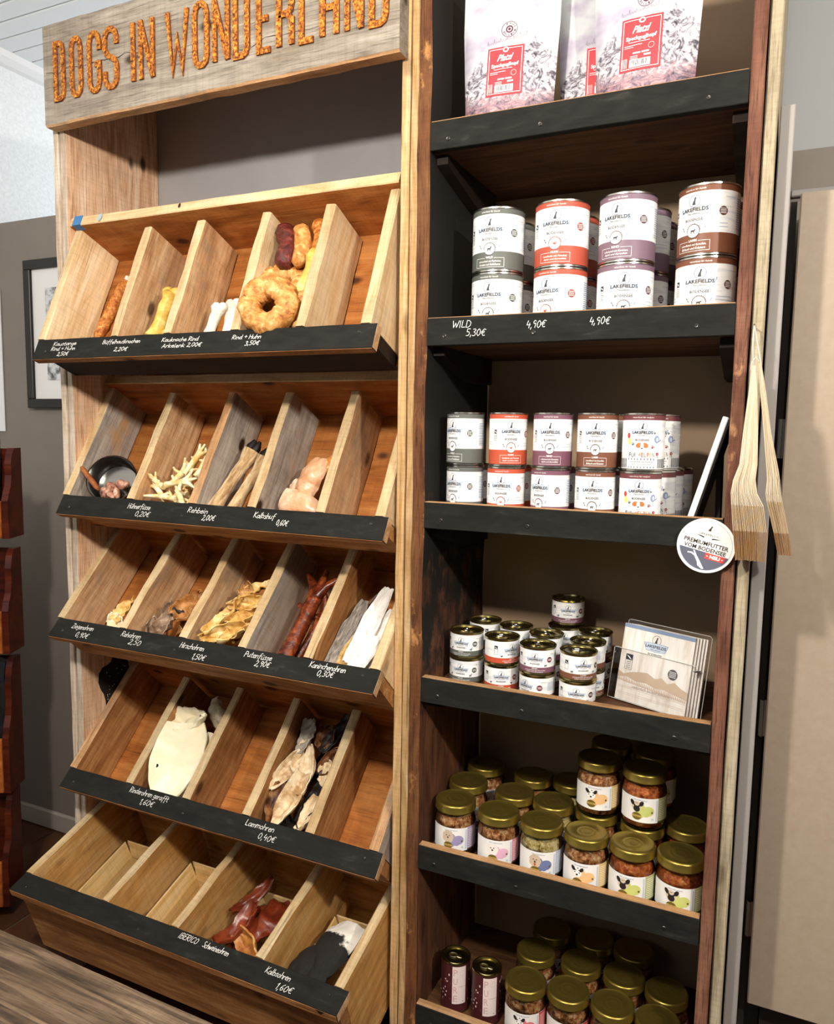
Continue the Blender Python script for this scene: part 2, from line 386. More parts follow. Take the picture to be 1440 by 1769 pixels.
M_WALL = mott('grey_brown_wall_paint', [(.3, '7c736b'), (.7, '847b73')], 4, .55, .05)
M_BACKL = mott('grey_back_panel', [(.3, '9a9898'), (.7, 'a3a1a2')], 5, .6, .05)
M_BACKR = mott('taupe_back_panel', [(.3, '947c62'), (.7, 'a0876b')], 5, .6, .05)
M_PLAST = mott('white_plaster', [(.35, 'dfe4e6'), (.65, 'eef1f2')], 90, .9, .7, 5)
M_CEIL = plain('ceiling_white', 'e9ecee', .5)
M_TRIM = plain('trim_white', 'e6e7e8', .5)
M_FARW = plain('far_wall_grey', 'a9acae', .8)
M_BASE = plain('baseboard_grey', 'a59d92', .55)
M_TILE = mott('brown_floor_tile', [(.3, '3a2217'), (.7, '54331f')], 9, .35, .05)
M_GROUT = plain('grout', '5f5246', .9)
M_CAB = mott('cabinet_beige', [(.3, 'a3927f'), (.7, 'aa9a88')], 60, .5, .05)
M_CABG = plain('panel_grey', '97928e', .5)
M_CABD = plain('cabinet_dark', '2c2621', .6)
M_STEEL = plain('brushed_steel', '8e8c88', .2, 1.0)

# ------------------------------------------------------------------ setting
YW = .352
fl = struct(MB().box(-2.2, 3.0, -3.2, 2.0, -.06, -.004).build('floor', M_GROUT), 'floor of dark brown tiles with pale grout')
TS = .30
tile_me = MB().bbox(-TS/2+.003, TS/2-.003, -TS/2+.003, TS/2-.003, -.004, .0, .0012).mesh('tile', M_TILE)
for i in range(-7, 6):
    for j in range(-5, 1):
        x = -.11+i*TS; y = .20+j*TS
        if x < -2.1 or x > 1.6: continue
        link('tile', tile_me, fl, T(x, y, 0))
wb = MB().box(-1.81, .52, YW, .43, 0, .7955+ZF).box(.52, 3.0, YW, .43, 0, .715+ZF)
struct(wb.build('wall_back', M_WALL), 'grey brown painted partition wall behind the shelving')
struct(MB().bbox(-1.81, -.965, YW-.014, YW, .001, .062, .004).build('baseboard_back', M_BASE), 'pale grey baseboard along the partition wall')
struct(MB().box(-1.88, -1.815, -3.2, 2.0, 0, 2.7).build('wall_left', M_PLAST), 'white textured plaster side wall')
struct(MB().box(.52, 3.0, YW+.006, .43, .715+ZF, 2.553).build('wall_upper_right', plain('upper_wall_grey', 'a3a6a8', .7)), 'smooth pale grey upper wall right of the shelving')
struct(MB().bbox(.60, 3.0, YW-.012, YW, .628+ZF, .640+ZF, .002).build('trim_2', M_CABG), 'thin grey rail on the wall above the cabinet')
struct(MB().box(-1.88, 3.0, 1.9, 1.98, 0, 2.7).build('wall_rear', M_FARW), 'pale grey far wall beyond the partition')
ce = struct(MB().box(-1.88, 3.0, -3.2, 2.0, 2.565, 2.62).build('ceiling', M_CEIL), 'white boarded ceiling')
cb_me = MB().bbox(-1.815, 3.0, -.034, .034, 0, .012, .003).mesh('board', M_CEIL)
for i in range(70): link('board', cb_me, ce, T(0, -3.15+i*.073, 2.553))
struct(MB().prism([(-1.815, 2.555), (-1.775, 2.555), (-1.782, 2.535), (-1.800, 2.518), (-1.815, 2.512)], 5.1, 1, -3.15).build('trim_1', M_TRIM), 'white crown moulding under the ceiling')

# picture on the partition
pf = empty('picture_frame', T(-1.33, YW-.001, .2249+ZF), 'black framed picture with wide white mat on the grey wall', 'picture')
fw_, fh_ = .36, .445
for nm, bx in (('frame_bar', (-fw_/2, fw_/2, -.018, 0, 0, .028)), ('frame_bar', (-fw_/2, fw_/2, -.018, 0, fh_-.028, fh_)), ('frame_bar', (-fw_/2, -fw_/2+.028, -.018, 0, .028, fh_-.028)), ('frame_bar', (fw_/2-.028, fw_/2, -.018, 0, .028, fh_-.028))):
    MB().bbox(*bx, .002).build(nm, plain('frame_black', '17130f', .4), pf)
MB().box(-fw_/2+.028, fw_/2-.028, -.008, -.004, .028, fh_-.028).build('mat_board', plain('mat_white', 'e6e6e6', .8), pf)
MB().box(-fw_/2+.085, fw_/2-.085, -.0095, -.008, .085, fh_-.085).build('picture', mott('picture_print', [(.45, 'd3d6da'), (.56, '8c8d90'), (.64, '4b4a4a')], 30, .7, 0), pf)
pp = MB().box(-.10, .10, -.003, 0, 0, .443).build('paper_poster', plain('poster_paper', 'e8eaec', .7), None, T(-1.735, YW-.002, .151+ZF))
tag(pp, 'white paper poster on the grey wall at the far left edge', 'poster')

# ------------------------------------------------------------------ left rack with tilted trays
rack = empty('display_rack', T(-.51, 0, 0), 'tall wooden display rack frame holding five tilted bin trays', 'rack')
rk = rack.matrix_world.inverted()
HT = 2.215
def vboard(name, x, th, y0, y1, z0, z1, mats, parent, inv, edge=False, rough=.002):
    return board(name, z1-z0, y1-y0, th, inv @ frame((x, (y0+y1)/2, (z0+z1)/2), (0, 0, 1), (0, 1, 0)), mats, parent, rough, .002, 7.0, edge)
vboard('outer_side_board', -.9565, .016, -.002, .30, .002, HT, [M_RACKW, M_RACKW], rack, rk)
vboard('side_board', -.9385, .017, .002, .30, .002, HT, [M_RACK, M_RACKW], rack, rk, True)
vboard('side_board', -.0515, .017, .0, .30, .002, HT, [M_STILE, M_STILE], rack, rk, True)
vboard('outer_side_board', -.0335, .015, .002, .30, .002, HT, [M_STILE, M_STILE], rack, rk, True)
MB().box(-.945, -.044, .301, .307, .002, HT).build('back_panel', M_BACKL, rack, rk)
board('top_board', .87, .29, .018, rk @ T(-.495, .15, HT-.01), M_RACK, rack)
# black soot-like stain with pale specks on the left side board
sp = Dec(); rs = random.Random(4)
pts = [(.085*math.cos(a)*(1+.18*math.sin(5*a+1)), .055*math.sin(a)*(1+.2*math.sin(4*a))) for a in [2*PI*k/28 for k in range(28)]]
sp.poly(pts, plain('black_stain', '15110e', .8), 1)
for k in range(26): sp.ell(rs.uniform(-.05, .05), rs.uniform(-.04, .03), rs.uniform(.0008, .0022), rs.uniform(.0008, .002), plain('pale_speck', 'cfc6b8', .8), 2, 6)
link('paint_stain', sp.mesh('paint_stain', flatmap), rack, rk @ frame((-.9298, .115, -.50+ZF), (0, 0, 1), (0, 1, 0)) @ Matrix.Scale(-1, 4, (0, 0, 1)))

# sign
sg = empty('wooden_sign', T(-.495, -.002, .845+ZF), 'weathered grey plank sign with rusty metal letters atop the rack', 'sign')
board('plank', .897, .218, .034, T(0, -.019, .110) @ Rx(90), [M_SIGN, M_TAN], sg, .0018, .004, 22.0, True)
MB().tube([(-.44+.02*i, -.0372, .115+.012*nz(i*.7, 3, 1)-.002*(i % 3)) for i in range(16)], [.0003+.0009*abs(nz(i*.5, 1, 2)) for i in range(16)], 5).build('crack', plain('crack_dark', '3a3027', .9), sg)
MB().tube([(.08+.02*i, -.0372, .075+.02*nz(i*.3, 9, 1)) for i in range(16)], [.0002+.0007*abs(nz(i*.5, 7, 2)) for i in range(16)], 5).build('crack', plain('crack_dark', '3a3027', .9), sg)
SGL = {'D': [('c', '0,0 0,1 .62,1 .88,.96 1,.86 1,.14 .88,.04 .62,0')], 'O': [('c', '0,.16 0,.84 .12,.95 .35,1 .65,1 .88,.95 1,.84 1,.16 .88,.05 .65,0 .35,0 .12,.05')],
 'G': [('o', '1,.70 1,.84 .88,.95 .65,1 .35,1 .12,.95 0,.84 0,.16 .12,.05 .35,0 .65,0 .88,.05 1,.16 1,.46 .55,.46')],
 'S': [('o', '1,.73 1,.86 .88,.95 .65,1 .35,1 .12,.95 0,.86 0,.68 .15,.58 .85,.46 1,.36 1,.14 .88,.05 .65,0 .35,0 .12,.05 0,.14 0,.28')],
 'I': [('o', '.5,0 .5,1')], 'N': [('o', '0,0 0,1'), ('o', '0,1 1,0'), ('o', '1,0 1,1')], 'W': [('o', '0,1 .25,0 .5,.55 .75,0 1,1')],
 'E': [('o', '1,1 .0,1 0,0 1,0'), ('o', '0,.5 .82,.5')], 'R': [('o', '0,0 0,1 .65,1 .9,.95 1,.85 1,.64 .9,.54 .65,.49 0,.49'), ('o', '.62,.49 1,.40 1,0')],
 'L': [('o', '0,1 0,0 1,0')], 'A': [('o', '0,0 0,.84 .12,.95 .35,1 .65,1 .88,.95 1,.84 1,0'), ('o', '0,.42 1,.42')]}
def thick(pts, closed, w, z0, z1, mb):
    n = len(pts); Pv = [Vector(p) for p in pts]; L = []; Rr = []
    for i in range(n):
        a = Pv[i-1] if (i > 0 or closed) else None; b = Pv[(i+1) % n] if (i < n-1 or closed) else None
        d1 = (Pv[i]-a).normalized() if a is not None else None; d2 = (b-Pv[i]).normalized() if b is not None else None
        d1 = d1 or d2; d2 = d2 or d1
        n1 = Vector((-d1.y, d1.x)); n2 = Vector((-d2.y, d2.x)); m = (n1+n2)
        m = m.normalized() if m.length > .1 else n1
        k = w/2/max(.45, m.dot(n1)); L.append(Pv[i]+m*k); Rr.append(Pv[i]-m*k)
    for i in range(n if closed else n-1):
        j = (i+1) % n
        q = [L[i], Rr[i], Rr[j], L[j]]
        mb.add([(p.x, p.y, z0) for p in q]+[(p.x, p.y, z1) for p in q], [(3, 2, 1, 0), (4, 5, 6, 7), (0, 1, 5, 4), (1, 2, 6, 5), (2, 3, 7, 6), (3, 0, 4, 7)], [1, 0, 1, 1, 1, 1])
LX = [(-.908, -.873), (-.858, -.819), (-.804, -.763), (-.758, -.713), (-.682, -.661), (-.656, -.612), (-.579, -.524), (-.512, -.470), (-.462, -.418), (-.411, -.371), (-.355, -.316), (-.308, -.267), (-.257, -.219), (-.211, -.169), (-.158, -.117), (-.107, -.067)]
for ch, (a, b) in zip('DOGSINWONDERLAND', LX):
    mb = MB(); w = .0118; a += .495; b += .495; z0, z1 = .0475+w/2, .1755-w/2
    if ch == 'W': a -= .004; b += .004
    for qi, (k, st) in enumerate(SGL[ch]): thick([(a+w/2+px*(b-a-w), z0+py*(z1-z0)) for px, py in P(st)], k == 'c', w if ch not in 'NW' else w*.92, 0, .0045+qi*.0003, mb)
    mb.build('letter', [M_RUST, M_RUSTE], sg, T(0, -.0365, 0) @ Rx(90))

# trays: y, z of the lower free edge, tilt, board positions, depth, length, board materials
TRAYS = [
 dict(y=-.0906, z=.3651, th=66.74, xs=(-.9191, -.6972, -.5475, -.376, -.2226, -.0823), D=.125, L=.2775, m=(M_PINE, M_TAN, M_TAN, M_PINE, M_PINE, M_PINE), low=M_DARKW,
      label='topmost tilted bin tray with pale wood dividers and blue paint on its corner',
      txt=[('Kaustange', -.871, -.800, -.0130), ('Rind + Huhn', -.8733, -.7986, -.0255), ('2,50€', -.8492, -.8147, -.0385), ('Büffelhautknochen', -.7212, -.614, -.0145), ('2,20€', -.6818, -.6434, -.0325), ('Kauknoche Rind', -.5551, -.4583, -.0154), ('Arkelenk', -.5499, -.4896, -.0294), ('2,00€', -.4845, -.447, -.0290), ('Rind + Huhn', -.3751, -.3051, -.0169), ('3,50€', -.3402, -.3056, -.0310)]),
 dict(y=-.0367, z=.0095, th=59.91, xs=(-.9211, -.7153, -.5377, -.3793, -.2122, -.0778), D=.125, L=.287, m=(M_GREY, M_TAN, M_GREY, M_GREY, M_TAN, M_PINE), low=M_BROWN,
      label='second tilted bin tray from the top with grey weathered dividers',
      txt=[('Hühnerfüsse', -.7116, -.6448, -.0165), ('0,20€', -.6827, -.6398, -.034), ('Rehbein', -.5397, -.4843, -.0158), ('2,00€', -.4944, -.4598, -.0305), ('Kalbshuf', -.3648, -.3113, -.0163), ('0,60€', -.3046, -.2758, -.0295)]),
 dict(y=-.0606, z=-.284, th=46.79, xs=(-.9237, -.7231, -.5479, -.3888, -.2248, -.0720), D=.125, L=.285, m=(M_TAN, M_TAN, M_TAN, M_GREY, M_BROWN, M_PINE), low=M_BROWN,
      label='middle tilted bin tray holding dried ears and dark turkey feet',
      txt=[('Ziegenohren', -.8693, -.8011, -.0143), ('0,90€', -.8443, -.8038, -.0342), ('Rehohren', -.7144, -.6565, -.0141), ('2,50', -.6827, -.647, -.0300), ('Hirschohren', -.5415, -.4756, -.017), ('1,50€', -.497, -.4615, -.0375), ('Putenfüsse', -.3718, -.3026, -.0128), ('2,90€', -.3377, -.3006, -.0285), ('Kaninchenohren', -.2128, -.1294, -.0114), ('0,30€', -.1894, -.1512, -.0270)]),
 dict(y=-.0429, z=-.664, th=44.77, xs=(-.9201, -.7349, -.5628, -.3948, -.2315, -.0801), D=.125, L=.285, m=(M_BROWN, M_BROWN, M_BROWN, M_BROWN, M_BROWN, M_GREY), low=M_BROWN,
      label='fourth tilted bin tray from the top with large white ears inside',
      txt=[('Rinderohren gerafft', -.7194, -.6034, -.0115), ('1,60€', -.6767, -.6354, -.0314), ('Lammohren', -.3859, -.3114, -.0123), ('0,40€', -.3439, -.3, -.0316)]),
 dict(y=-.1735, z=-.8674, th=18.48, xs=(-.9197, -.6792, -.4808, -.2631, -.0809), D=.2165, L=.30, m=(M_PLY5,)*5, low=M_BROWN,
      label='lowest deep bin tray with four compartments and chip wood punnets',
      txt=[('IBERICO', -.4545, -.4052, -.012), ('Schweineohren', -.3914, -.3262, -.0126), ('Kalbsohren', -.2342, -.1764, -.0161), ('1,60€', -.1966, -.1599, -.0368)])]
TM = []
for k, t in enumerate(TRAYS):
    Mt = T(0, t['y'], t['z']+ZF) @ Rx(t['th']); TM.append(Mt)
    e = empty('bin_tray', Mt @ T(-.49, 0, 0), t['label'], 'bin tray', 'tilted bin trays of the rack')
    inv = T(.49, 0, 0); D, L, xs = t['D'], t['L'], t['xs']; n = len(xs); th = .022 if k < 4 else .020
    # floor board under the bins
    board('floor_board', xs[-1]-xs[0]+.02, L+.03, .010, inv @ T((xs[0]+xs[-1])/2, L/2, -D-.005), M_PLY if k < 4 else M_PLY5, e, .0, .001)
    for i, x in enumerate(xs):
        em = M_PALE if (t['m'][i] is not M_GREY or i in (0, 3)) else M_TAN
        if k == 3 and i in (0,): em = M_TAN
        end = (i in (0, n-1)); z0 = 0.0; LL = L-.004 if not end else L+.012
        board('divider' if not end else 'side_board', LL, D-.001, th, inv @ frame((x, LL/2+.001, -(D-.001)/2), (0, 1, 0), (0, 0, -1)), [t['m'][i], em], e, .0034 if not end else .0012, .003, 11.0, True)
    board('upper_board', xs[-1]-xs[0]+.03, D+.020, .024, inv @ frame(((xs[0]+xs[-1])/2, L+.024, -D/2+.008), (1, 0, 0), (0, 0, -1)), [M_PLY if k < 4 else M_PLY5, M_PALE], e, .0015, .002, 10, True)
    lo = board('lower_board', xs[-1]-xs[0]+.022, D-.020, .026, inv @ frame(((xs[0]+xs[-1])/2, -.014, -.019-(D-.020)/2), (1, 0, 0), (0, 0, -1)), [t['low'], t['low']], e, .001, .002)
    st = board('front_strip', .868, .050, .018, inv @ T(-.4905, -.025, -.009), [M_BLACK, M_BLACK], e, .0008, .0015)
    # unpainted lower edge of the strip
    MB().box(-.433, .433, -.0255, -.0249, -.0088, .0078).build('raw_edge', M_BROWN, st)
    MB().box(.4335, .4345, -.0235, .0245, -.0085, .0085).build('raw_end', M_TAN, st)
    for q, (tx, a, b, s) in enumerate(t['txt']):
        d = Dec(); hand(d, tx, a+.4905, b+.4905, s+.025, M_CHALK, .00095, .0092 if k == 0 else .0125, q+k*10, .12)
        link('chalk_writing', d.mesh('chalk_writing', flatmap), st, T(0, 0, .0092))
    for x in (-.40, -.06, .40):
        MB().lathe([(0, .0008), (.0022, .0010), (.0030, .0003), (.0030, -.001)], 10).build('screw', M_SCREW, st, T(x, .008 if x > 0 else -.006, .0092))
    if k == 0:
        bl = plain('blue_paint', '3f78ad', .6)
        MB().box(-.914-.006, -.895, L+.0115, L+.0365, .0, .0196).build('blue_paint', bl, e, inv)
        link('paint_smear', Dec().ell(-.835, L+.024, .006, .010, plain('blue_smear', '9ab4bf', .7), 1).mesh('paint_smear', flatmap), e, inv @ T(0, 0, .0196))
        link('knot', Dec().ell(-.60, L+.026, .003, .006, plain('dark_knot', '2a1a10', .7), 1).mesh('knot', flatmap), e, inv @ T(0, 0, .0196))

# ------------------------------------------------------------------ right shelving unit
unit = empty('shelving_unit', T(.27, 0, 0), 'tall narrow shelving unit of old dark beams with six black lipped shelves', 'shelf')
ui = unit.matrix_world.inverted()
SY = .345; HU = 2.50
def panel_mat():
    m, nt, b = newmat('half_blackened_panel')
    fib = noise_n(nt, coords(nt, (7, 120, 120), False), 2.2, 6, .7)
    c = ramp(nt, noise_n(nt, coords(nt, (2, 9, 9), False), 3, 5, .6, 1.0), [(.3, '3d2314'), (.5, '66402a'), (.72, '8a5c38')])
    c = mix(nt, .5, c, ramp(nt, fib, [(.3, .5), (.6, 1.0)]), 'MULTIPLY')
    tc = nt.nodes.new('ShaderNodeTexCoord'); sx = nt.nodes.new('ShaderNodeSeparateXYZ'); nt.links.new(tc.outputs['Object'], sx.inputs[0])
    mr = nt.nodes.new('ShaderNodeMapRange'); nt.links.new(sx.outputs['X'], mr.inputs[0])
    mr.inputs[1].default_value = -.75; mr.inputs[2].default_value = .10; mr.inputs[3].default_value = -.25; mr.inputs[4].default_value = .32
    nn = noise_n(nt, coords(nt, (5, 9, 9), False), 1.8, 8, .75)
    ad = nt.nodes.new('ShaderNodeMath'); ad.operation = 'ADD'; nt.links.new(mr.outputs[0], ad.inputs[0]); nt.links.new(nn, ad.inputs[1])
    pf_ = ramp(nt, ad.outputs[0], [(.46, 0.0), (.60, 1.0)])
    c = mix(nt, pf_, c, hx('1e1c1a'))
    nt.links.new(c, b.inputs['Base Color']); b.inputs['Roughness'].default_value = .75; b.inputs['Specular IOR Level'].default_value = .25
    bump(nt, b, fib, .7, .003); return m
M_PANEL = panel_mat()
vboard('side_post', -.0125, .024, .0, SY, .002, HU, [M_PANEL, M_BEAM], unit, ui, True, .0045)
vboard('side_post', .5440, .0205, .0, SY, .002, HU, [M_RED, M_RED], unit, ui, True, .0022)
vboard('outer_post_board', .5655, .0190, .012, SY, .002, HU, [M_OUT, M_OUT], unit, ui, True, .0015)
MB().box(-.024, .575, SY, SY+.005, .002, HU).build('back_panel', M_BACKR, unit, ui)
STOP = [.7313, .3821, .0383, -.3066, -.6526, -.9973]
SURF = [z-.031 for z in STOP]
for k, zt in enumerate(STOP):
    z = zt+ZF
    sh = board('shelf_board', .531, SY-.02, .018, ui @ T(.2665, .0185+(SY-.02)/2, z-.031-.009), M_SHELF, unit, .0005, .001)
    si = sh.matrix_basis.inverted() @ ui
    st = board('front_strip', .532, .050, .017, si @ T(.2665, .0085, z-.025) @ Rx(90), [M_BLACK, M_BLACK], sh, .0008, .0012)
    board('strip_top', .530, .0165, .0016, si @ T(.2665, .0092, z+.0004), M_SHELFE, sh, .0004, .0004)
    for x in (.035, .205, .475):
        MB().lathe([(0, .0006), (.0028, .0011), (.0040, .0002), (.0040, -.001)], 12).box(-.0022, .0022, -.0005, .0005, .0002, .0013, 1).box(-.0005, .0005, -.0022, .0022, .0002, .0013, 1).build('screw', [M_SCREW, plain('screw_slot', '151412', .6)], sh, si @ T(x, -.0003, z-.033) @ Rx(90) @ Rz(25))
    for x, s in ((.001, 1), (.532, -1)):
        pr = [(.03, z-.0495), (.03, z-.066), (.055, z-.074), (.19, z-.105), (.30, z-.105), (.30, z-.0495)]
        MB().prism(pr, .022*s, 0, x).build('bracket', M_DARKW, sh, si)
    if k == 1:
        for q, (tx, a, b, zz) in enumerate((('WILD', .0496, .0872, .3693), ('5,30€', .0774, .1155, .3533), ('4,90€', .1909, .2265, .3632), ('4,90€', .302, .3372, .3642))):
            d = Dec(); hand(d, tx, a, b, zz+ZF, M_CHALK, .0010, .0125, q, .15)
            link('chalk_writing', d.mesh('chalk_writing', lambda u, v, o: (u, -o-.0002, v)), sh, si)

# ------------------------------------------------------------------ cabinet and grey board on the right
gb = MB().bbox(.578, .5995, .055, .335, .001, .6907+ZF, .0015).build('side_panel_board', M_CABG)
tag(gb, 'tall flat grey board standing beside the shelf unit post', 'board')
cab = empty('wall_cabinet', T(.98, .28, 0), 'large plain beige cabinet with hinged door right of the shelves', 'cabinet'); ci = cab.matrix_world.inverted()
MB().box(.625, 1.34, .224, .345, .225, 1.74).build('body', M_CABG, cab, ci)
MB().box(.64, 1.33, .25, .345, .001, .225).build('plinth', M_CABD, cab, ci)
dr = MB().bbox(.616, 1.35, .199, .222, .228, 1.745, .0025).build('door', M_CAB, cab, ci)
for zz in (.40, .80, 1.32): 
    MB().box(.6045, .6155, .203, .2045, zz-.035, zz+.035).tube([(.609, .2015, zz-.035), (.609, .2015, zz+.035)], .003, 8).build('hinge', M_STEEL, dr, dr.matrix_basis.inverted() @ ci)
MB().box(.601, .612, .235, .25, .001, 1.74).build('filler_strip', M_CABD, cab, ci)

# ------------------------------------------------------------------ table in front
tb = empty('wooden_table', T(-.3, -1.06, 0), 'rustic grey brown wooden table top in the foreground', 'table'); ti = tb.matrix_world.inverted()
TZ = .792
board('table_top', 1.50, .46, .032, ti @ T(-.37, -1.045, TZ-.016) @ Rz(-.7), M_TABLE, tb, .001, .004)
for x in (-1.05, .31):
    for y in (-1.22, -.87): board('leg', TZ-.034, .05, .05, ti @ frame((x, y, (TZ-.034)/2+.001), (0, 0, 1), (0, 1, 0)), M_TABLE, tb, .0005, .004)
board('apron', 1.32, .06, .02, ti @ T(-.37, -.87, TZ-.064) @ Rx(90), M_TABLE, tb, .0005)

# ------------------------------------------------------------------ tins of dog food
WHITE = mott('label_paper', [(.42, 'e2e4e6'), (.5, 'f3f3f1'), (.7, 'f7f6f3')], 60, .45, 0, 3, (.25, .25, 2.2))
INK = plain('ink_slate', '2a303c', .6); GREYB = plain('ink_pale_blue', '8397b4', .6); PALEB = plain('ink_paler_blue', 'c3d0e0', .6)
WINK = plain('ink_white', 'f8f7f4', .6); TINM = plain('tinplate', 'c9c6bd', .25, 1.0); TING = plain('gold_tinplate', 'a89a66', .28, 1.0)
LIDG = mott('gold_can_lid', [(.3, '8d8152'), (.7, 'b3a672')], 8, .25, 0, 2, metal=1.0)
FL = {'wild': ('5f625c', 'WILD'), 'huhn': ('c05236', 'HUHN'), 'rind': ('7a5060', 'RIND'), 'lamm': ('774a36', 'LAMM'), 'welpen': ('6e3b3e', 'WELPEN')}
FL8 = {'wild': '5f625c', 'huhn': 'b4513c', 'rind': '7c6472', 'lamm': '74462f'}
def fcol(kind, fl): 
    c = FL8.get(fl, FL[fl][0]) if kind == 'big' else FL[fl][0]
    return plain('band_'+kind+'_'+fl, c, .5)
CANS = {'big': (.0487, .116), 'mid': (.0360, .1015), 'small': (.0350, .054)}
DOG = [(-.9, -1), (-.55, -.3), (-.2, .1), (.0, .75), (.35, 1), (.75, .75), (.5, .5), (.35, .1), (.35, -.6), (.55, -1)]
def animal(d, fl, cx, cy, s, mat, ly):
    if fl == 'huhn':
        d.ell(cx, cy-.1*s, .6*s, .42*s, mat, ly, 10); d.poly([(cx-.9*s, cy+.7*s), (cx-.45*s, cy-.2*s), (cx-.1*s, cy+.1*s)], mat, ly)
        d.poly([(cx+.2*s, cy), (cx+.45*s, cy+.75*s), (cx+.75*s, cy+.5*s), (cx+.55*s, cy-.1*s)], mat, ly)
        d.line([(cx, cy-.4*s), (cx, cy-.9*s)], .14*s, mat, ly)
    else:
        tall = fl == 'wild'
        d.poly([(cx-.85*s, cy+.3*s), (cx+.5*s, cy+.35*s), (cx+.5*s, cy-.25*s), (cx-.8*s, cy-.2*s)], mat, ly)
        d.poly([(cx+.3*s, cy+.35*s), (cx+(.5 if tall else .7)*s, cy+(.95 if tall else .6)*s), (cx+1.0*s, cy+(.75 if tall else .35)*s), (cx+.55*s, cy)], mat, ly)
        for x in (-.75, -.5, .2, .42): d.line([(cx+x*s, cy-.2*s), (cx+x*s, cy-.85*s)], .16*s, mat, ly)
        if tall: d.line([(cx+.6*s, cy+.9*s), (cx+.5*s, cy+1.4*s), (cx+.9*s, cy+1.6*s)], .1*s, mat, ly)
def logo(d, cx, cy, k, ky, dark):
    """sitting dog in a circle above a winged name plate; cy = centre of the plate"""
    d.ring(cx, cy+.0150*ky, .0100*k, .0009*k, plain('ink_ring', '6c7a90', .6), 1, 26, .0100*ky)
    d.poly([(cx-.0275*k, cy+.0075*ky), (cx-.0215*k, cy-.0075*ky), (cx, cy-.0095*ky), (cx+.0215*k, cy-.0075*ky), (cx+.0275*k, cy+.0075*ky), (cx+.010*k, cy+.0088*ky), (cx-.010*k, cy+.0088*ky)], GREYB, 1)
    d.poly([(cx-.0262*k, cy+.0068*ky), (cx-.0208*k, cy-.0068*ky), (cx, cy-.0087*ky), (cx+.0208*k, cy-.0068*ky), (cx+.0262*k, cy+.0068*ky), (cx+.010*k, cy+.0080*ky), (cx-.010*k, cy+.0080*ky)], PALEB, 2)
    d.poly([(cx+x*.0042*k, cy+.0152*ky+y*.0062*ky) for x, y in DOG], plain('ink_dog', '383d46', .6), 3)
    d.text('LAKEFIELDS', cx, cy+.0015*ky, .046*k, dark, 3, .0062*ky, 0, .025)
    d.text('Manufaktur', cx, cy-.0048*ky, .024*k, INK, 3, .0030*ky, .3)
    d.text('BODENSEE', cx, cy-.0148*ky, .031*k, INK, 1, .0046*ky, 0, .015)
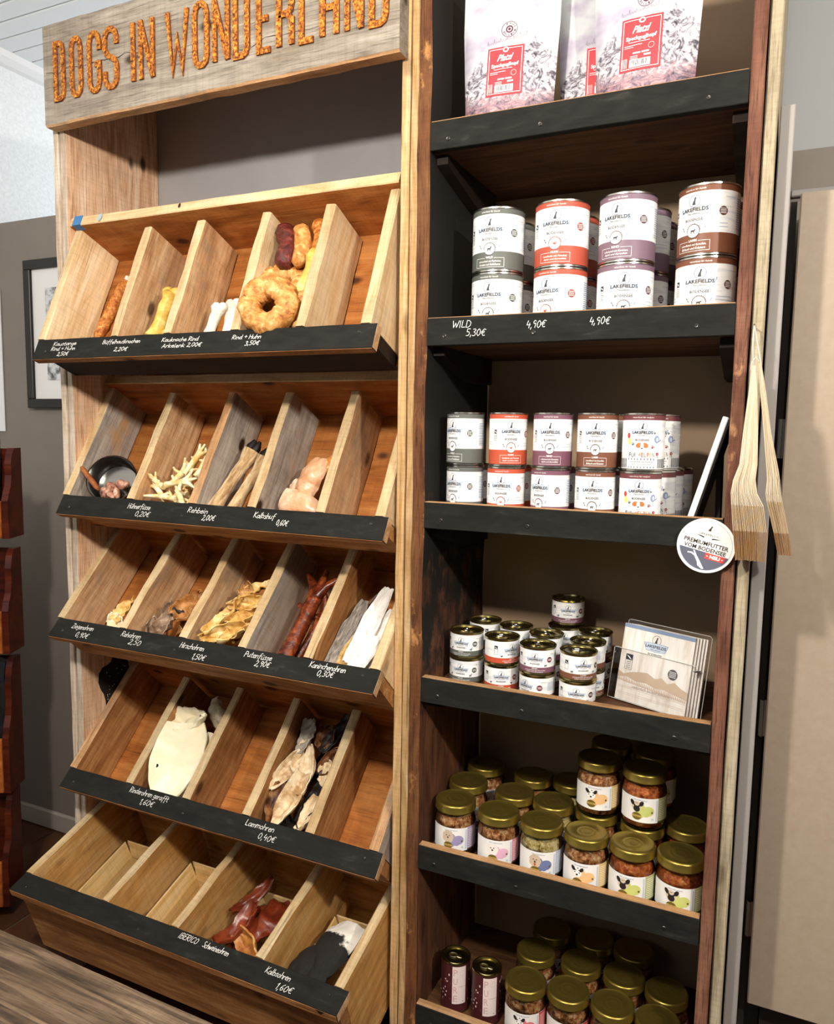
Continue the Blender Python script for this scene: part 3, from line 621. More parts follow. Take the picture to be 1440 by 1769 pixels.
def can_meshes(kind, fl):
    key = ('can', kind, fl)
    if key in MC: return MC[key]
    r, h = CANS[kind]; b = MB(); k = r/.0487; ky = h/.116; c = fcol(kind, fl); d = Dec(); dark = INK if fl != 'lamm' else plain('ink_brown_black', '33302f', .6)
    if kind == 'small':
        prof = [(.0, .0025), (r-.004, .002), (r-.002, 0), (r, .0012), (r-.0006, .0042), (r-.0016, .0048), (r-.0016, h-.0055), (r-.0002, h-.0045), (r+.0004, h-.001), (r-.0008, h), (r-.0022, h-.0008), (r-.0030, h-.0042), (r*.78, h-.0042), (r*.75, h-.0034), (r*.45, h-.0034), (r*.42, h-.0040), (0, h-.0040)]
        tin = b.lathe(prof, 36).mesh('tin_body', LIDG if fl != 'wild' else TING, 35)
    else:
        prof = [(0, .003), (r-.005, .003), (r-.003, 0), (r+.0006, .001), (r+.0006, .0035), (r-.001, .0042), (r-.001, h-.0042), (r+.0008, h-.0035), (r+.0008, h-.0008), (r-.0002, h), (r-.0022, h-.0006), (r-.0032, h-.004), (r*.8, h-.004), (r*.77, h-.003), (0, h-.003)]
        tin = b.lathe(prof, 40).mesh('tin_body', TINM, 35)
    if kind == 'small':
        zs = [.0050, .0155, h-.0058]; lab = MB().lathe([(r-.0010, z) for z in zs], 36, [1, 0]).mesh('label', [WHITE, c], 35)
        logo(d, 0, .0300, .60, .52, dark)
        d.text(FL[fl][1], 0, .0133, .010, WINK, 1, .0026); d.text('schmackhaft mit Kartoffel', 0, .0100, .040, WINK, 1, .0022, .3); d.text('Obst und Kräutern', 0, .0068, .032, WINK, 1, .0022, .3)
        for sx in (-1, 1): animal(d, fl, sx*.021, .0195, .0030, dark, 1)
        d.ell(.029, .030, .0055, .0055, plain('seal_'+fl, {'huhn': '7d2f2a', 'wild': '4c4f48', 'rind': '6b2a38', 'lamm': '4b3528'}[fl], .6), 1)
        for q in range(3): d.rect(.0255, .0282+q*.0015, .0325, .0288+q*.0015, WINK, 2)
        d.rect(-.036, .033, -.029, .0395, INK, 1); d.poly([(-.0355, .037), (-.032, .036), (-.0295, .0335), (-.0325, .0345)], WINK, 2); d.line([(-.036, .033), (-.036, .022), (-.029, .022), (-.029, .033)], .0004, INK, 1)
        for q in range(8): d.rect(.045, .024+q*.0022, .062, .0247+q*.0022, GREYB, 1)
        d.text('200 g', .036, .0405, .010, INK, 1, .002)
    elif fl == 'welpen':
        zt = h-.0042; zb2 = zt-.0085
        lab = MB().lathe([(r, .0045), (r, zb2), (r, zt)], 40, [0, 1]).mesh('label', [WHITE, c], 35)
        d.text('naturkost für welpen', 0, (zt+zb2)/2, .036, WINK, 1, .0028, .35)
        logo(d, 0, .0665, .74, .80, dark)
        BR_ = plain('puppy_brown', 'b96f3c', .6)
        d.ell(-.0055, .0455, .0052, .0042, BR_, 1, 12, .5); d.ell(.0055, .0455, .0052, .0042, BR_, 1, 12, -.5); d.ell(0, .0445, .0028, .0060, WINK, 2); d.ell(0, .0403, .0016, .0011, INK, 3, 8)
        d.line([(-.003, .0358), (.003, .0358)], .0008, GREYB, 1)
        x = -.0205
        for ch, cc in zip('FÜR WELPEN', ('39424f', '39424f', '6d7b8c', '', 'd07a38', 'c0473a', '7d8a3c', 'b04a40', 'd8b05c', '7e8894')):
            if ch != ' ': d.text(ch, x, .0290, .0036 if ch != 'W' else .0048, plain('letter_'+cc, cc, .6), 1, .0075 if ch != 'Ü' else .0090, 0, .015)
            x += .0046 if ch != ' ' else .0034
        for q in range(70):
            u = -PI*r+q*2*PI*r/70
            if abs(u) < .0265: continue
            d.rect(u, .006, u+.0013, .0225, INK, 1)
        for q in range(9):
            u = -.0235+q*.0055; d.rect(u, .0200, u+.0013, .0232, INK, 1); d.rect(u, .006, u+.0013, .0088, INK, 1)
        d.text('Rind & Huhn mit Karotten', 0, .0172, .038, INK, 1, .0024); d.text('Äpfel und Kartoffeln', 0, .0128, .034, INK, 1, .0024)
        def paw(x, y, s, m):
            d.ell(x, y, s, s*.8, m, 1, 8)
            for a in (-.9, -.3, .3, .9): d.ell(x+s*1.7*math.sin(a+.5), y+s*1.6*math.cos(a+.5), s*.45, s*.5, m, 1, 6)
        paw(-.016, .0465, .0017, INK); paw(.0175, .0415, .0019, plain('paw_red', '8c3a36', .6)); paw(.0205, .066, .0013, INK)
        d.ell(-.0245, .062, .0030, .0050, plain('balloon_red', 'd2402c', .6), 1); d.ell(-.0225, .052, .0036, .0056, plain('balloon_yellow', 'e3dc74', .6), 2)
        d.ell(.0255, .056, .0050, .0066, plain('balloon_blue', '8e99c2', .6), 1); d.ell(.0262, .0555, .0026, .0040, PALEB, 2); d.line([(.027, .051), (.034, .055)], .0016, GREYB, 2); d.line([(.0255, .049), (.0265, .040)], .0004, GREYB, 1)
        RF = plain('flower_red', 'a83434', .6)
        for q in range(5): d.ell(.0275+.0019*math.cos(q*1.257), .0305+.0019*math.sin(q*1.257), .0013, .0013, RF, 1, 7)
        d.line([(.0265, .0285), (.0250, .0245)], .0005, INK, 1); d.ell(.0285, .0255, .0009, .0012, RF, 1, 6)
    else:
        zl = .036*ky; zt = h-.0042; zb2 = zt-.0090*(.9 if kind == 'mid' else 1)
        lab = MB().lathe([(r, .0045), (r, zl), (r, zb2), (r, zt)], 40, [1, 0, 1]).mesh('label', [WHITE, c], 35)
        d.text('naturkost für hunde', 0, (zt+zb2)/2, .036*k, WINK, 1, .0030*ky, .35)
        logo(d, 0, .0735*ky, k, ky, dark)
        d.ell(0, .0405*ky, .0112*k, .0112*ky, plain('badge_rim_'+kind+fl, {'wild': '45483f', 'huhn': '7d3a30', 'rind': '5d4048', 'lamm': '4b362c', 'welpen': '444444'}[fl], .6), 1, 26)
        for q in range(12):
            a = R(10+q*14.5); d.ell(.0114*k*math.cos(a), .0405*ky+.0114*ky*math.sin(a), .0010, .0010, plain('badge_rim_'+kind+fl, '444', .6), 1, 6)
        d.ell(0, .0405*ky, .0102*k, .0102*ky, WINK, 2, 22); animal(d, fl, 0, .0405*ky, .0048*k, c if fl == 'huhn' else dark, 3)
        for sx, q in ((-1, .4), (-1, 1.2), (1, .5), (1, 1.0)): d.ell(sx*(.0165+.003*q)*k, (.0415+.005*q)*ky, .0024*k, .0008, dark if sx < 0 else GREYB, 1, 8, sx*.9)
        d.text(FL[fl][1], 0, .0255*ky, .014*k, WINK, 1, .0040*ky, 0, .02)
        d.line([(-.009*k, .0245*ky), (-.0275*k, .0245*ky), (-.0275*k, .0085*ky), (.0275*k, .0085*ky), (.0275*k, .0245*ky), (.009*k, .0245*ky)], .0006*k, WINK, 1)
        t1, t2 = {'wild': ('schmackhaft mit Pastinaken,', 'Karotten und Heidelbeeren'), 'huhn': ('Landhuhn mit Fenchel,', 'Apfel und Kartoffeln'), 'rind': ('schonend mit Karotten,', 'Apfel und Kartoffeln'), 'lamm': ('Lammfleisch mit Kartoffeln,', 'Bärlauch und Kräutern')}[fl]
        d.text(t1, 0, .0185*ky, .044*k, WINK, 1, .0040*ky, .35, .008); d.text(t2, 0, .0130*ky, .042*k, WINK, 1, .0040*ky, .35, .008)
        sm = plain('seal_'+kind+fl, {'wild': '4a4e49', 'huhn': '9c4438', 'rind': '5b3f49', 'lamm': '553327'}[fl], .6)
        d.ell(.047*k, .0700*ky, .0072*k, .0072*ky, sm, 1, 18)
        for q in range(4): d.rect((.047-.005)*k, (.0660+q*.0024)*ky, (.047+.005)*k, (.0668+q*.0024)*ky, WINK, 2)
        d.rect(-.046*k, .070*ky, -.0385*k, .0785*ky, INK, 1); d.poly([(-.0455*k, .0765*ky), (-.041*k, .075*ky), (-.039*k, .0710*ky), (-.0425*k, .073*ky)], WINK, 2)
        d.line([(-.046*k, .069*ky), (-.046*k, .054*ky), (-.0385*k, .054*ky), (-.0385*k, .069*ky)], .0004, INK, 1)
        for q in range(4): d.rect(-.0445*k, (.056+q*.0034)*ky, -.040*k, (.0568+q*.0034)*ky, INK, 1)
        for q in range(14): d.rect(.075*k, (.044+q*.0036)*ky, .105*k, (.0452+q*.0036)*ky, GREYB, 1)
        for u, v, L_ in ((-.07, .052, .022), (-.066, .047, .026), (.026, .050, .030), (.022, .0445, .034), (.05, .092, .02)): d.rect(u*k, v*ky, (u+L_)*k, (v+.0011)*ky, PALEB, 1)
    pr = d.mesh('print', cylmap(r if kind != 'small' else r-.001))
    tab = None
    if kind == 'small':
        mb = MB(); mb.tube([(.0085*math.cos(a)+.004, .0062*math.sin(a), h-.0018) for a in [2*PI*q/16 for q in range(16)]], .0012, 6, closed=True)
        mb.tube([(-.0045, 0, h-.0018), (-.010, 0, h-.0022), (-.0145, 0, h-.0028)], [.0030, .0035, .0020], 8, flat=.35)
        tab = mb.mesh('pull_tab', TINM, 40)
    MC[key] = (tin, lab, pr, tab); return MC[key]
def can(kind, fl, x, y, z, off, label, group):
    phi = math.degrees(math.atan2(CAMP.x-x, y-CAMP.y))
    e = empty('food_can', T(x, y, z+ZF+.0004) @ Rz(phi+off), label, 'can', group)
    tin, lab, pr, tab = can_meshes(kind, fl)
    link('tin_body', tin, e); l = link('label', lab, e); link('print', pr, l)
    if tab: link('pull_tab', tab, e, Rz((hash((x, y)) % 7)*0+random.Random(int(x*1e4)).uniform(-180, 180)))
    return e
CN = {'wild': 'grey-green', 'huhn': 'orange-red', 'rind': 'purple', 'lamm': 'brown', 'welpen': 'puppy'}
S2, S3, S4, S5, S6 = SURF[1:]
hB = CANS['big'][1]+.0003; hM = CANS['mid'][1]+.0003; hS = CANS['small'][1]+.0003
GB = 'large tins on the second shelf'
for fl, x, y, o0, o1 in (('wild', .1047, .09, -20, -20), ('huhn', .2264, .09, -31, -15), ('rind', .3433, .09, -2, -23), ('lamm', .477, .09, -10, -28)):
    can('big', fl, x, y, S2, o0, 'large %s banded can, bottom of the front stack on the price-marked shelf' % CN[fl], GB)
    can('big', fl, x, y, S2+hB, o1, 'large %s banded can on top of the front stack on the price-marked shelf' % CN[fl], GB)
for fl, x, y, w in (('wild', .0943, .195, 'second row'), ('huhn', .2208, .195, 'second row'), ('rind', .3542, .195, 'second row'), ('rind', .3559, .2945, 'third row'), ('lamm', .478, .195, 'second row')):
    can('big', fl, x, y, S2, -8, 'large %s banded can in the %s, lower, partly hidden' % (CN[fl], w), GB)
    can('big', fl, x, y, S2+hB, -6, 'large %s banded can in the %s, upper, partly hidden' % (CN[fl], w), GB)
GM = 'medium tins on the third shelf'
for fl, x, xl, o0, o1 in (('wild', .0521, .0533, -40, -42), ('huhn', .1396, .1380, -15, 9), ('rind', .2263, .2248, -35, -8), ('lamm', .3088, .3081, -7, -5), ('welpen', .3898, .3880, -3, -3)):
    nm = ('medium %s banded can' % CN[fl]) if fl != 'welpen' else 'medium puppy food can with striped base'
    can('mid', fl, xl, .075, S3, o0, nm+', bottom of the front stack', GM)
    can('mid', fl, x, .075, S3+hM, o1, nm+' on top of the front stack', GM)
for fl, x, y, up_, w in (('wild', .0400, .15, 0, 'behind the grey-green stack'), ('huhn', .1290, .15, 0, 'behind the orange stack'), ('rind', .2184, .15, 0, 'behind the purple stack'), ('lamm', .3127, .15, 1, 'behind the brown stack'), ('welpen', .4040, .15, 1, 'behind the front puppy cans')):
    nm = ('medium %s banded can' % CN[fl]) if fl != 'welpen' else 'striped puppy food can'
    can('mid', fl, x, y, S3, -10, nm+' '+w+', lower', GM)
    if up_: can('mid', fl, x+.003, y, S3+hM, -8, nm+' '+w+', upper', GM)
can('mid', 'welpen', .4100, .2235, S3, -12, 'striped puppy food can, third from the front, lower row', GM)
can('mid', 'welpen', .4200, .2965, S3, -12, 'striped puppy food can, last at the back, lower row', GM)
GS = 'small flat tins on the fourth shelf'
SM = [('wild', .0498, .1150, -20, -20, 'leftmost in the front row'), ('huhn', .1298, .1040, 0, 35, 'second in the front row'), ('rind', .2107, .0788, -40, -9, 'third in the front row'), ('lamm', .2902, .0749, -3, 17, 'rightmost in the front row'),
      ('wild', .0543, .2144, 30, 60, 'behind the grey-green front pair'), ('huhn', .1298, .1962, 20, 50, 'behind the orange front pair'), ('rind', .2035, .1651, 0, -90, 'behind the purple front pair'), ('rind', .2206, .2473, 0, 0, 'at the back under the single top can'), ('lamm', .2915, .1484, 30, -60, 'second of the brown row'), ('lamm', .2893, .2270, 10, 80, 'third of the brown row')]
for fl, x, y, o0, o1, w in SM:
    can('small', fl, x, y, S4, o0, 'small flat %s banded can %s, lower' % (CN[fl], w), GS)
    can('small', fl, x, y, S4+hS, o1, 'small flat %s banded can %s, upper' % (CN[fl], w), GS)
can('small', 'rind', .2206, .2700, S4+2*hS, 0, 'small flat can alone on top of the back of the pile', GS)

# ------------------------------------------------------------------ jars
def glass_mat():
    m = bpy.data.materials.new('jar_glass'); m.use_nodes = True; nt = m.node_tree; nt.nodes.clear()
    o = nt.nodes.new('ShaderNodeOutputMaterial'); mx = nt.nodes.new('ShaderNodeMixShader'); t = nt.nodes.new('ShaderNodeBsdfTransparent'); g = nt.nodes.new('ShaderNodeBsdfGlossy')
    fr = nt.nodes.new('ShaderNodeFresnel'); fr.inputs[0].default_value = 1.45; g.inputs['Roughness'].default_value = .05; t.inputs[0].default_value = (.96, .97, .95, 1)
    nt.links.new(fr.outputs[0], mx.inputs[0]); nt.links.new(t.outputs[0], mx.inputs[1]); nt.links.new(g.outputs[0], mx.inputs[2]); nt.links.new(mx.outputs[0], o.inputs[0]); return m
M_GLASS = glass_mat()
LIDM = plain('gold_jar_lid', '94803a', .32, .85)
LIDC = plain('brown_gold_jar_lid', '8f7a38', .30, 1.0)
JC = {'meat': mott('jar_meat', [(.36, '6a3418'), (.47, 'b87440'), (.56, 'dca874'), (.68, 'f6e2ba')], 130, .3, 1.0, 6),
      'pale': mott('jar_rice', [(.36, '5f6030'), (.45, 'cfae60'), (.56, 'eedca4'), (.68, 'faf4d8')], 120, .3, 1.0, 6),
      'orange': mott('jar_stew', [(.36, '7a3212'), (.5, 'c0622a'), (.62, 'da8c4c'), (.74, 'f4d4a0')], 110, .3, .8, 6)}
JF = {'lilac': ('b7a5cc', '9b93bd', 'shaggy', 'meat'), 'pink': ('e58ea6', 'e4b3cc', 'white', 'meat'), 'blue': ('b9c6dc', '6d7aa6', 'shaggy', 'pale'), 'amber': ('e3c478', 'edc08a', 'spot', 'meat'), 'green': ('b9bd7c', 'c8cf78', 'pug', 'orange'), 'red': ('d23f46', 'e07a86', 'spot', 'meat')}
def jar_meshes(fl):
    key = ('jar', fl)
    if key in MC: return MC[key]
    tint, blob, dog, cont = JF[fl]
    glass = MB().lathe([(0, .001), (.035, .001), (.0398, .004), (.0416, .012), (.0418, .066), (.0409, .076), (.0375, .086), (.0372, .096)], 36).mesh('glass', M_GLASS, 60)
    cp = [(0, .004), (.033, .004), (.0384, .007), (.0400, .014), (.0402, .064), (.0392, .074), (.0364, .083), (.020, .084), (0, .0835)]
    cm = MB().lathe(cp, 30)
    cm.v = [(x*(1+.014*nz(x*160, y*160, z*160)), y*(1+.014*nz(x*160, y*160, z*160)), z+(.003*nz(x*90, y*90, 4) if z > .08 else 0)) for x, y, z in cm.v]
    contents = cm.mesh('contents', JC[cont], 60)
    rl = .0412
    lid = MB().lathe([(.0404, .0925), (rl+.0006, .0935), (rl+.0008, .0945), (rl, .0955), (rl, .1065), (rl-.0012, .1090), (rl-.0035, .1100), (rl-.0050, .1092), (rl-.0070, .1082), (.020, .1082), (.0185, .1088), (.017, .1082), (.012, .1082), (.0105, .1087), (.009, .1082), (0, .1082)], 44).mesh('lid', LIDM, 50)
    rw = .0422
    lab = MB().lathe([(rw, .0180), (rw, .0660)], 30, None, -R(80), R(95)).mesh('label', plain('jar_label_white', 'f1efec', .5), 40)
    d = Dec(); u1 = rw*R(95); TI = plain('jar_tint_'+fl, tint, .6); BL = plain('jar_blob_'+fl, blob, .6)
    d.rect(.0225, .0165, .060, .0605, TI, 1)
    for q in range(11): d.rect(.0245, .022+q*.0033, .050, .0228+q*.0033, WINK, 2)
    d.rect(.0225, .0165, .055, .0195, plain('label_foot', '4b4026', .6), 2)
    d.rect(.0180, .020, .0205, .057, PALEB, 1)
    cx, cy = -.018, .041
    for a, s in ((0, 1), (2, .7), (4.2, .8), (5.4, .6)): d.ell(cx+.011+.010*math.cos(a), cy-.003+.007*math.sin(a), .011*s, .009*s, BL, 1, 12)
    d.text('Hundemenü', cx+.006, .0565, .026, GREYB, 1, .0026, .35)
    DK = plain('dog_dark', '221d1d', .6); TA = plain('dog_tan', 'cdb9a0', .6); BG = plain('badge_gold', '6d5a20', .5); BGL = plain('badge_gold_light', 'c3a75a', .5)
    if dog == 'pug':
        d.ell(cx, cy+.004, .0098, .0092, plain('pug_fur', 'd8c9b0', .6), 2); d.ell(cx-.0085, cy+.0095, .0036, .0052, DK, 3, 10, .6); d.ell(cx+.0085, cy+.0095, .0036, .0052, DK, 3, 10, -.6); d.ell(cx, cy-.0005, .0062, .0056, DK, 3)
        d.ell(cx-.004, cy+.0050, .0018, .0018, DK, 4, 8); d.ell(cx+.004, cy+.0050, .0018, .0018, DK, 4, 8); d.line([(cx-.002, cy+.0095), (cx+.002, cy+.0095)], .0006, DK, 4)
    elif dog == 'spot':
        d.ell(cx, cy+.004, .0085, .0095, WINK, 2); d.ell(cx-.008, cy+.009, .0032, .0050, DK, 3, 10, .7); d.ell(cx+.0078, cy+.0085, .0030, .0046, DK, 3, 10, -.7); d.ell(cx-.0005, cy-.0010, .0022, .0016, DK, 4, 8)
        for a, b in ((-.003, .007), (.0035, .0075), (.004, .003), (-.0045, .003), (.001, .011)): d.ell(cx+a, cy+b, .0013, .0010, DK, 4, 7)
    else:
        fur = TA if fl != 'pink' else plain('dog_white', 'efe9e4', .6)
        for a in range(7): d.ell(cx+.0062*math.cos(a*.9), cy+.003+.0070*math.sin(a*.9), .0058, .0056, fur, 2, 10)
        d.ell(cx-.003, cy+.0055, .0011, .0011, DK, 4, 7); d.ell(cx+.003, cy+.0055, .0011, .0011, DK, 4, 7); d.ell(cx, cy+.0015, .0019, .0014, DK, 4, 8)
        if fl == 'blue': d.ell(cx, cy-.003, .0020, .0030, plain('tongue', 'c8503f', .6), 4, 8)
    d.ell(cx+.0005, cy-.0135, .0088, .0066, BG, 3, 18); d.rect(cx-.0078, cy-.0150, cx+.0088, cy-.0115, BGL, 4); d.text('Glück', cx+.0005, cy-.0132, .011, BG, 5, .0022)
    d.ell(.010, .036, .0018, .0018, BG, 3, 10); d.ell(.011, .024, .0024, .0020, PALEB, 2, 10)
    pr = d.mesh('print', lambda u, v, o: cylmap(rw)(u, .018+(v-.0165)*1.09, o))
    MC[key] = (glass, contents, lid, lab, pr); return MC[key]
JN = {'lilac': 'lilac label', 'pink': 'pink label', 'blue': 'blue label', 'amber': 'amber spotted dog label', 'green': 'green pug label', 'red': 'red label'}
def jar(fl, x, y, z, off, label, group):
    phi = math.degrees(math.atan2(CAMP.x-x, y-CAMP.y))
    e = empty('food_jar', T(x, y, z+ZF+.0004) @ Rz(phi+off), label, 'jar', group)
    g, c, l, lb, pr = jar_meshes(fl)
    link('glass', g, e); link('contents', c, e); link('lid', l, e); o = link('label', lb, e); link('print', pr, o); return e
G5 = 'gold lidded jars on the fifth shelf'; hJ = .1105
for fl, x, y, off, w in (('lilac', .0513, .0700, 5, 'leftmost in the front row'), ('pink', .146, .0646, 10, 'second in the front row'), ('blue', .2345, .0630, 10, 'third in the front row'), ('amber', .322, .0608, 5, 'fourth in the front row'), ('green', .4075, .0600, 5, 'fifth in the front row'), ('green', .4913, .0617, 8, 'rightmost in the front row'),
        ('lilac', .0445, .160, 45, 'behind the leftmost front jar'), ('pink', .1500, .155, 40, 'behind the second front jar'), ('blue', .2340, .151, 40, 'behind the third front jar'), ('green', .4913, .1730, 20, 'behind the rightmost front jar'), ('lilac', .0497, .2559, 35, 'at the back left'), ('pink', .1624, .2493, 30, 'at the back, second from left'), ('blue', .2465, .2610, 30, 'at the back, third from left')):
    jar(fl, x, y, S5, off, 'gold lidded jar, %s, %s' % (JN[fl], w), G5)
for fl, x, y, w in (('amber', .3218, .153, 'left'), ('green', .4120, .1436, 'right'), ('amber', .3304, .2390, 'rear left'), ('green', .4190, .2295, 'rear right')):
    jar(fl, x, y, S5, 30, 'glass jar at the bottom of the %s jar stack on the fifth shelf' % w, G5)
    jar(fl, x, y, S5+hJ, 8 if y < .2 else 30, 'glass jar with %s stacked on top of the %s jar stack' % (JN[fl], w), G5)
G6 = 'red labelled jars on the lowest shelf'
for x, y, w in ((.2115, .069, 'leftmost in the front row'), (.2952, .080, 'second in the front row'), (.3816, .0805, 'third in the front row'), (.4661, .0770, 'rightmost in the front row'), (.205, .1655, 'leftmost in the middle row'), (.2994, .1709, 'second in the middle row'), (.387, .1708, 'third in the middle row'), (.4713, .1623, 'rightmost in the middle row'), (.217, .2497, 'leftmost in the back row'), (.3095, .2575, 'second in the back row'), (.3917, .2573, 'third in the back row')):
    jar('red', x, y, S6, 10 if y < .1 else 40, 'gold lidded red label jar on the lowest shelf, %s' % w, G6)

# tall wine-red tins
def pure_tin(x, y, label):
    phi = math.degrees(math.atan2(CAMP.x-x, y-CAMP.y)); e = empty('tall_can', T(x, y, S6+ZF+.0004) @ Rz(phi+12), label, 'can', 'wine-red tins on the lowest shelf')
    r, h = .0305, .110
    MB().lathe([(0, .003), (r-.004, .002), (r-.002, 0), (r+.0004, .001), (r-.0010, .004), (r-.001, h-.004), (r+.0006, h-.003), (r, h), (r-.002, h-.0006), (r-.003, h-.0045), (r*.76, h-.0045), (r*.72, h-.0036), (r*.4, h-.0036), (0, h-.0045)], 34).build('tin_body', LIDG, e, None, 35)
    l = MB().lathe([(r-.0002, .004), (r-.0002, h-.0035)], 34).build('wrapper', plain('wine_red', '4a1f22', .4), e, None, 35)
    d = Dec(); rr = random.Random(3); PK = plain('pale_pink_label', 'eddcd8', .5); OUT = plain('pink_outline', 'd3a9a6', .6)
    d.rect(-.013, .022, .016, h-.006, PK, 1)
    for q in range(90):
        u = rr.uniform(-PI*r, PI*r); v = rr.uniform(.02, h-.01)
        if -.016 < u < .019: continue
        d.ell(u, v, rr.uniform(.0006, .0022), rr.uniform(.0008, .0030), PK if q % 3 else plain('rose_dot', '8c4a4a', .6), 1, 7)
    for ch, v in zip('PURE', (.091, .072, .053, .034)): d.text(ch, -.0065, v, .0085, OUT, 2, .014)
    d.rect(-.001, .060, .015, .0604, plain('ink_maroon', '4a2426', .6), 2); d.ell(.010, .027, .001, .001, plain('ink_maroon', '4a2426', .6), 2, 6)
    d.ring(.008, .090, .0055, .0003, OUT, 2)
    link('print', d.mesh('print', cylmap(r-.0002)), l)
    mb = MB(); mb.tube([(.0085*math.cos(a)+.006, .0064*math.sin(a), h-.0022) for a in [2*PI*q/16 for q in range(16)]], .0013, 6, closed=True); mb.tube([(-.003, 0, h-.0022), (-.009, 0, h-.0026), (-.0125, 0, h-.003)], [.0032, .0036, .0020], 8, flat=.35)
    mb.build('pull_tab', plain('pull_ring', 'c6bd98', .3, 1.0), e, Rz(150), 40)
pure_tin(.0585, .0733, 'tall wine-red spotted can with pale label, at the left end')
pure_tin(.1283, .0700, 'tall wine-red spotted can with pale label, right of its twin')

# ------------------------------------------------------------------ pouches on the top shelf
def pouch_mat():
    m, nt, b = newmat('mountain_pouch_print')
    tc = nt.nodes.new('ShaderNodeTexCoord'); sx = nt.nodes.new('ShaderNodeSeparateXYZ'); nt.links.new(tc.outputs['Object'], sx.inputs[0])
    def math_(op, a, bb):
        n = nt.nodes.new('ShaderNodeMath'); n.operation = op
        for i, v in ((0, a), (1, bb)):
            if isinstance(v, (int, float)): n.inputs[i].default_value = v
            else: nt.links.new(v, n.inputs[i])
        return n.outputs[0]
    X, Zc = sx.outputs['X'], sx.outputs['Z']
    cmb = nt.nodes.new('ShaderNodeCombineXYZ'); nt.links.new(X, cmb.inputs[0]); nt.links.new(Zc, cmb.inputs[2])
    rough = noise_n(nt, cmb.outputs[0], 55, 6, .75)
    # two peaks: left at x=-.045, right at x=.055
    pl = math_('SUBTRACT', .150, math_('MULTIPLY', math_('ABSOLUTE', math_('ADD', X, .045), 0), 1.1))
    prr = math_('SUBTRACT', .172, math_('MULTIPLY', math_('ABSOLUTE', math_('SUBTRACT', X, .050), 0), .95))
    ht = math_('ADD', math_('MAXIMUM', pl, prr), math_('MULTIPLY', math_('SUBTRACT', rough, .5), .05))
    mask = math_('MULTIPLY', math_('SUBTRACT', ht, Zc), 120)
    mask = nt.nodes.new('ShaderNodeClamp').outputs[0] if False else math_('MINIMUM', math_('MAXIMUM', mask, 0), 1)
    tex = noise_n(nt, cmb.outputs[0], 48, 10, .72, 2.6)
    rock = ramp(nt, tex, [(.36, '2a272e'), (.46, '77717c'), (.54, 'c9c6cc'), (.66, 'e6e6e8')])
    low = ramp(nt, noise_n(nt, cmb.outputs[0], 42, 10, .75, 1.6), [(.36, '332c3a'), (.47, '826c78'), (.56, 'b98e90'), (.68, 'd6ccd0')])
    lf = math_('MINIMUM', math_('MAXIMUM', math_('ADD', math_('MULTIPLY', math_('SUBTRACT', .085, Zc), 35), math_('MULTIPLY', math_('SUBTRACT', rough, .5), 3)), 0), 1)
    c = mix(nt, lf, rock, low)
    cl = ramp(nt, noise_n(nt, cmb.outputs[0], 16, 3, .5), [(.38, 'a9a0b2'), (.52, 'c4c7ca'), (.7, 'bac1c6')])
    c = mix(nt, mask, cl, c)
    nt.links.new(c, b.inputs['Base Color']); b.inputs['Roughness'].default_value = .35; b.inputs['Specular IOR Level'].default_value = .4
    return m
M_POUCH = pouch_mat()
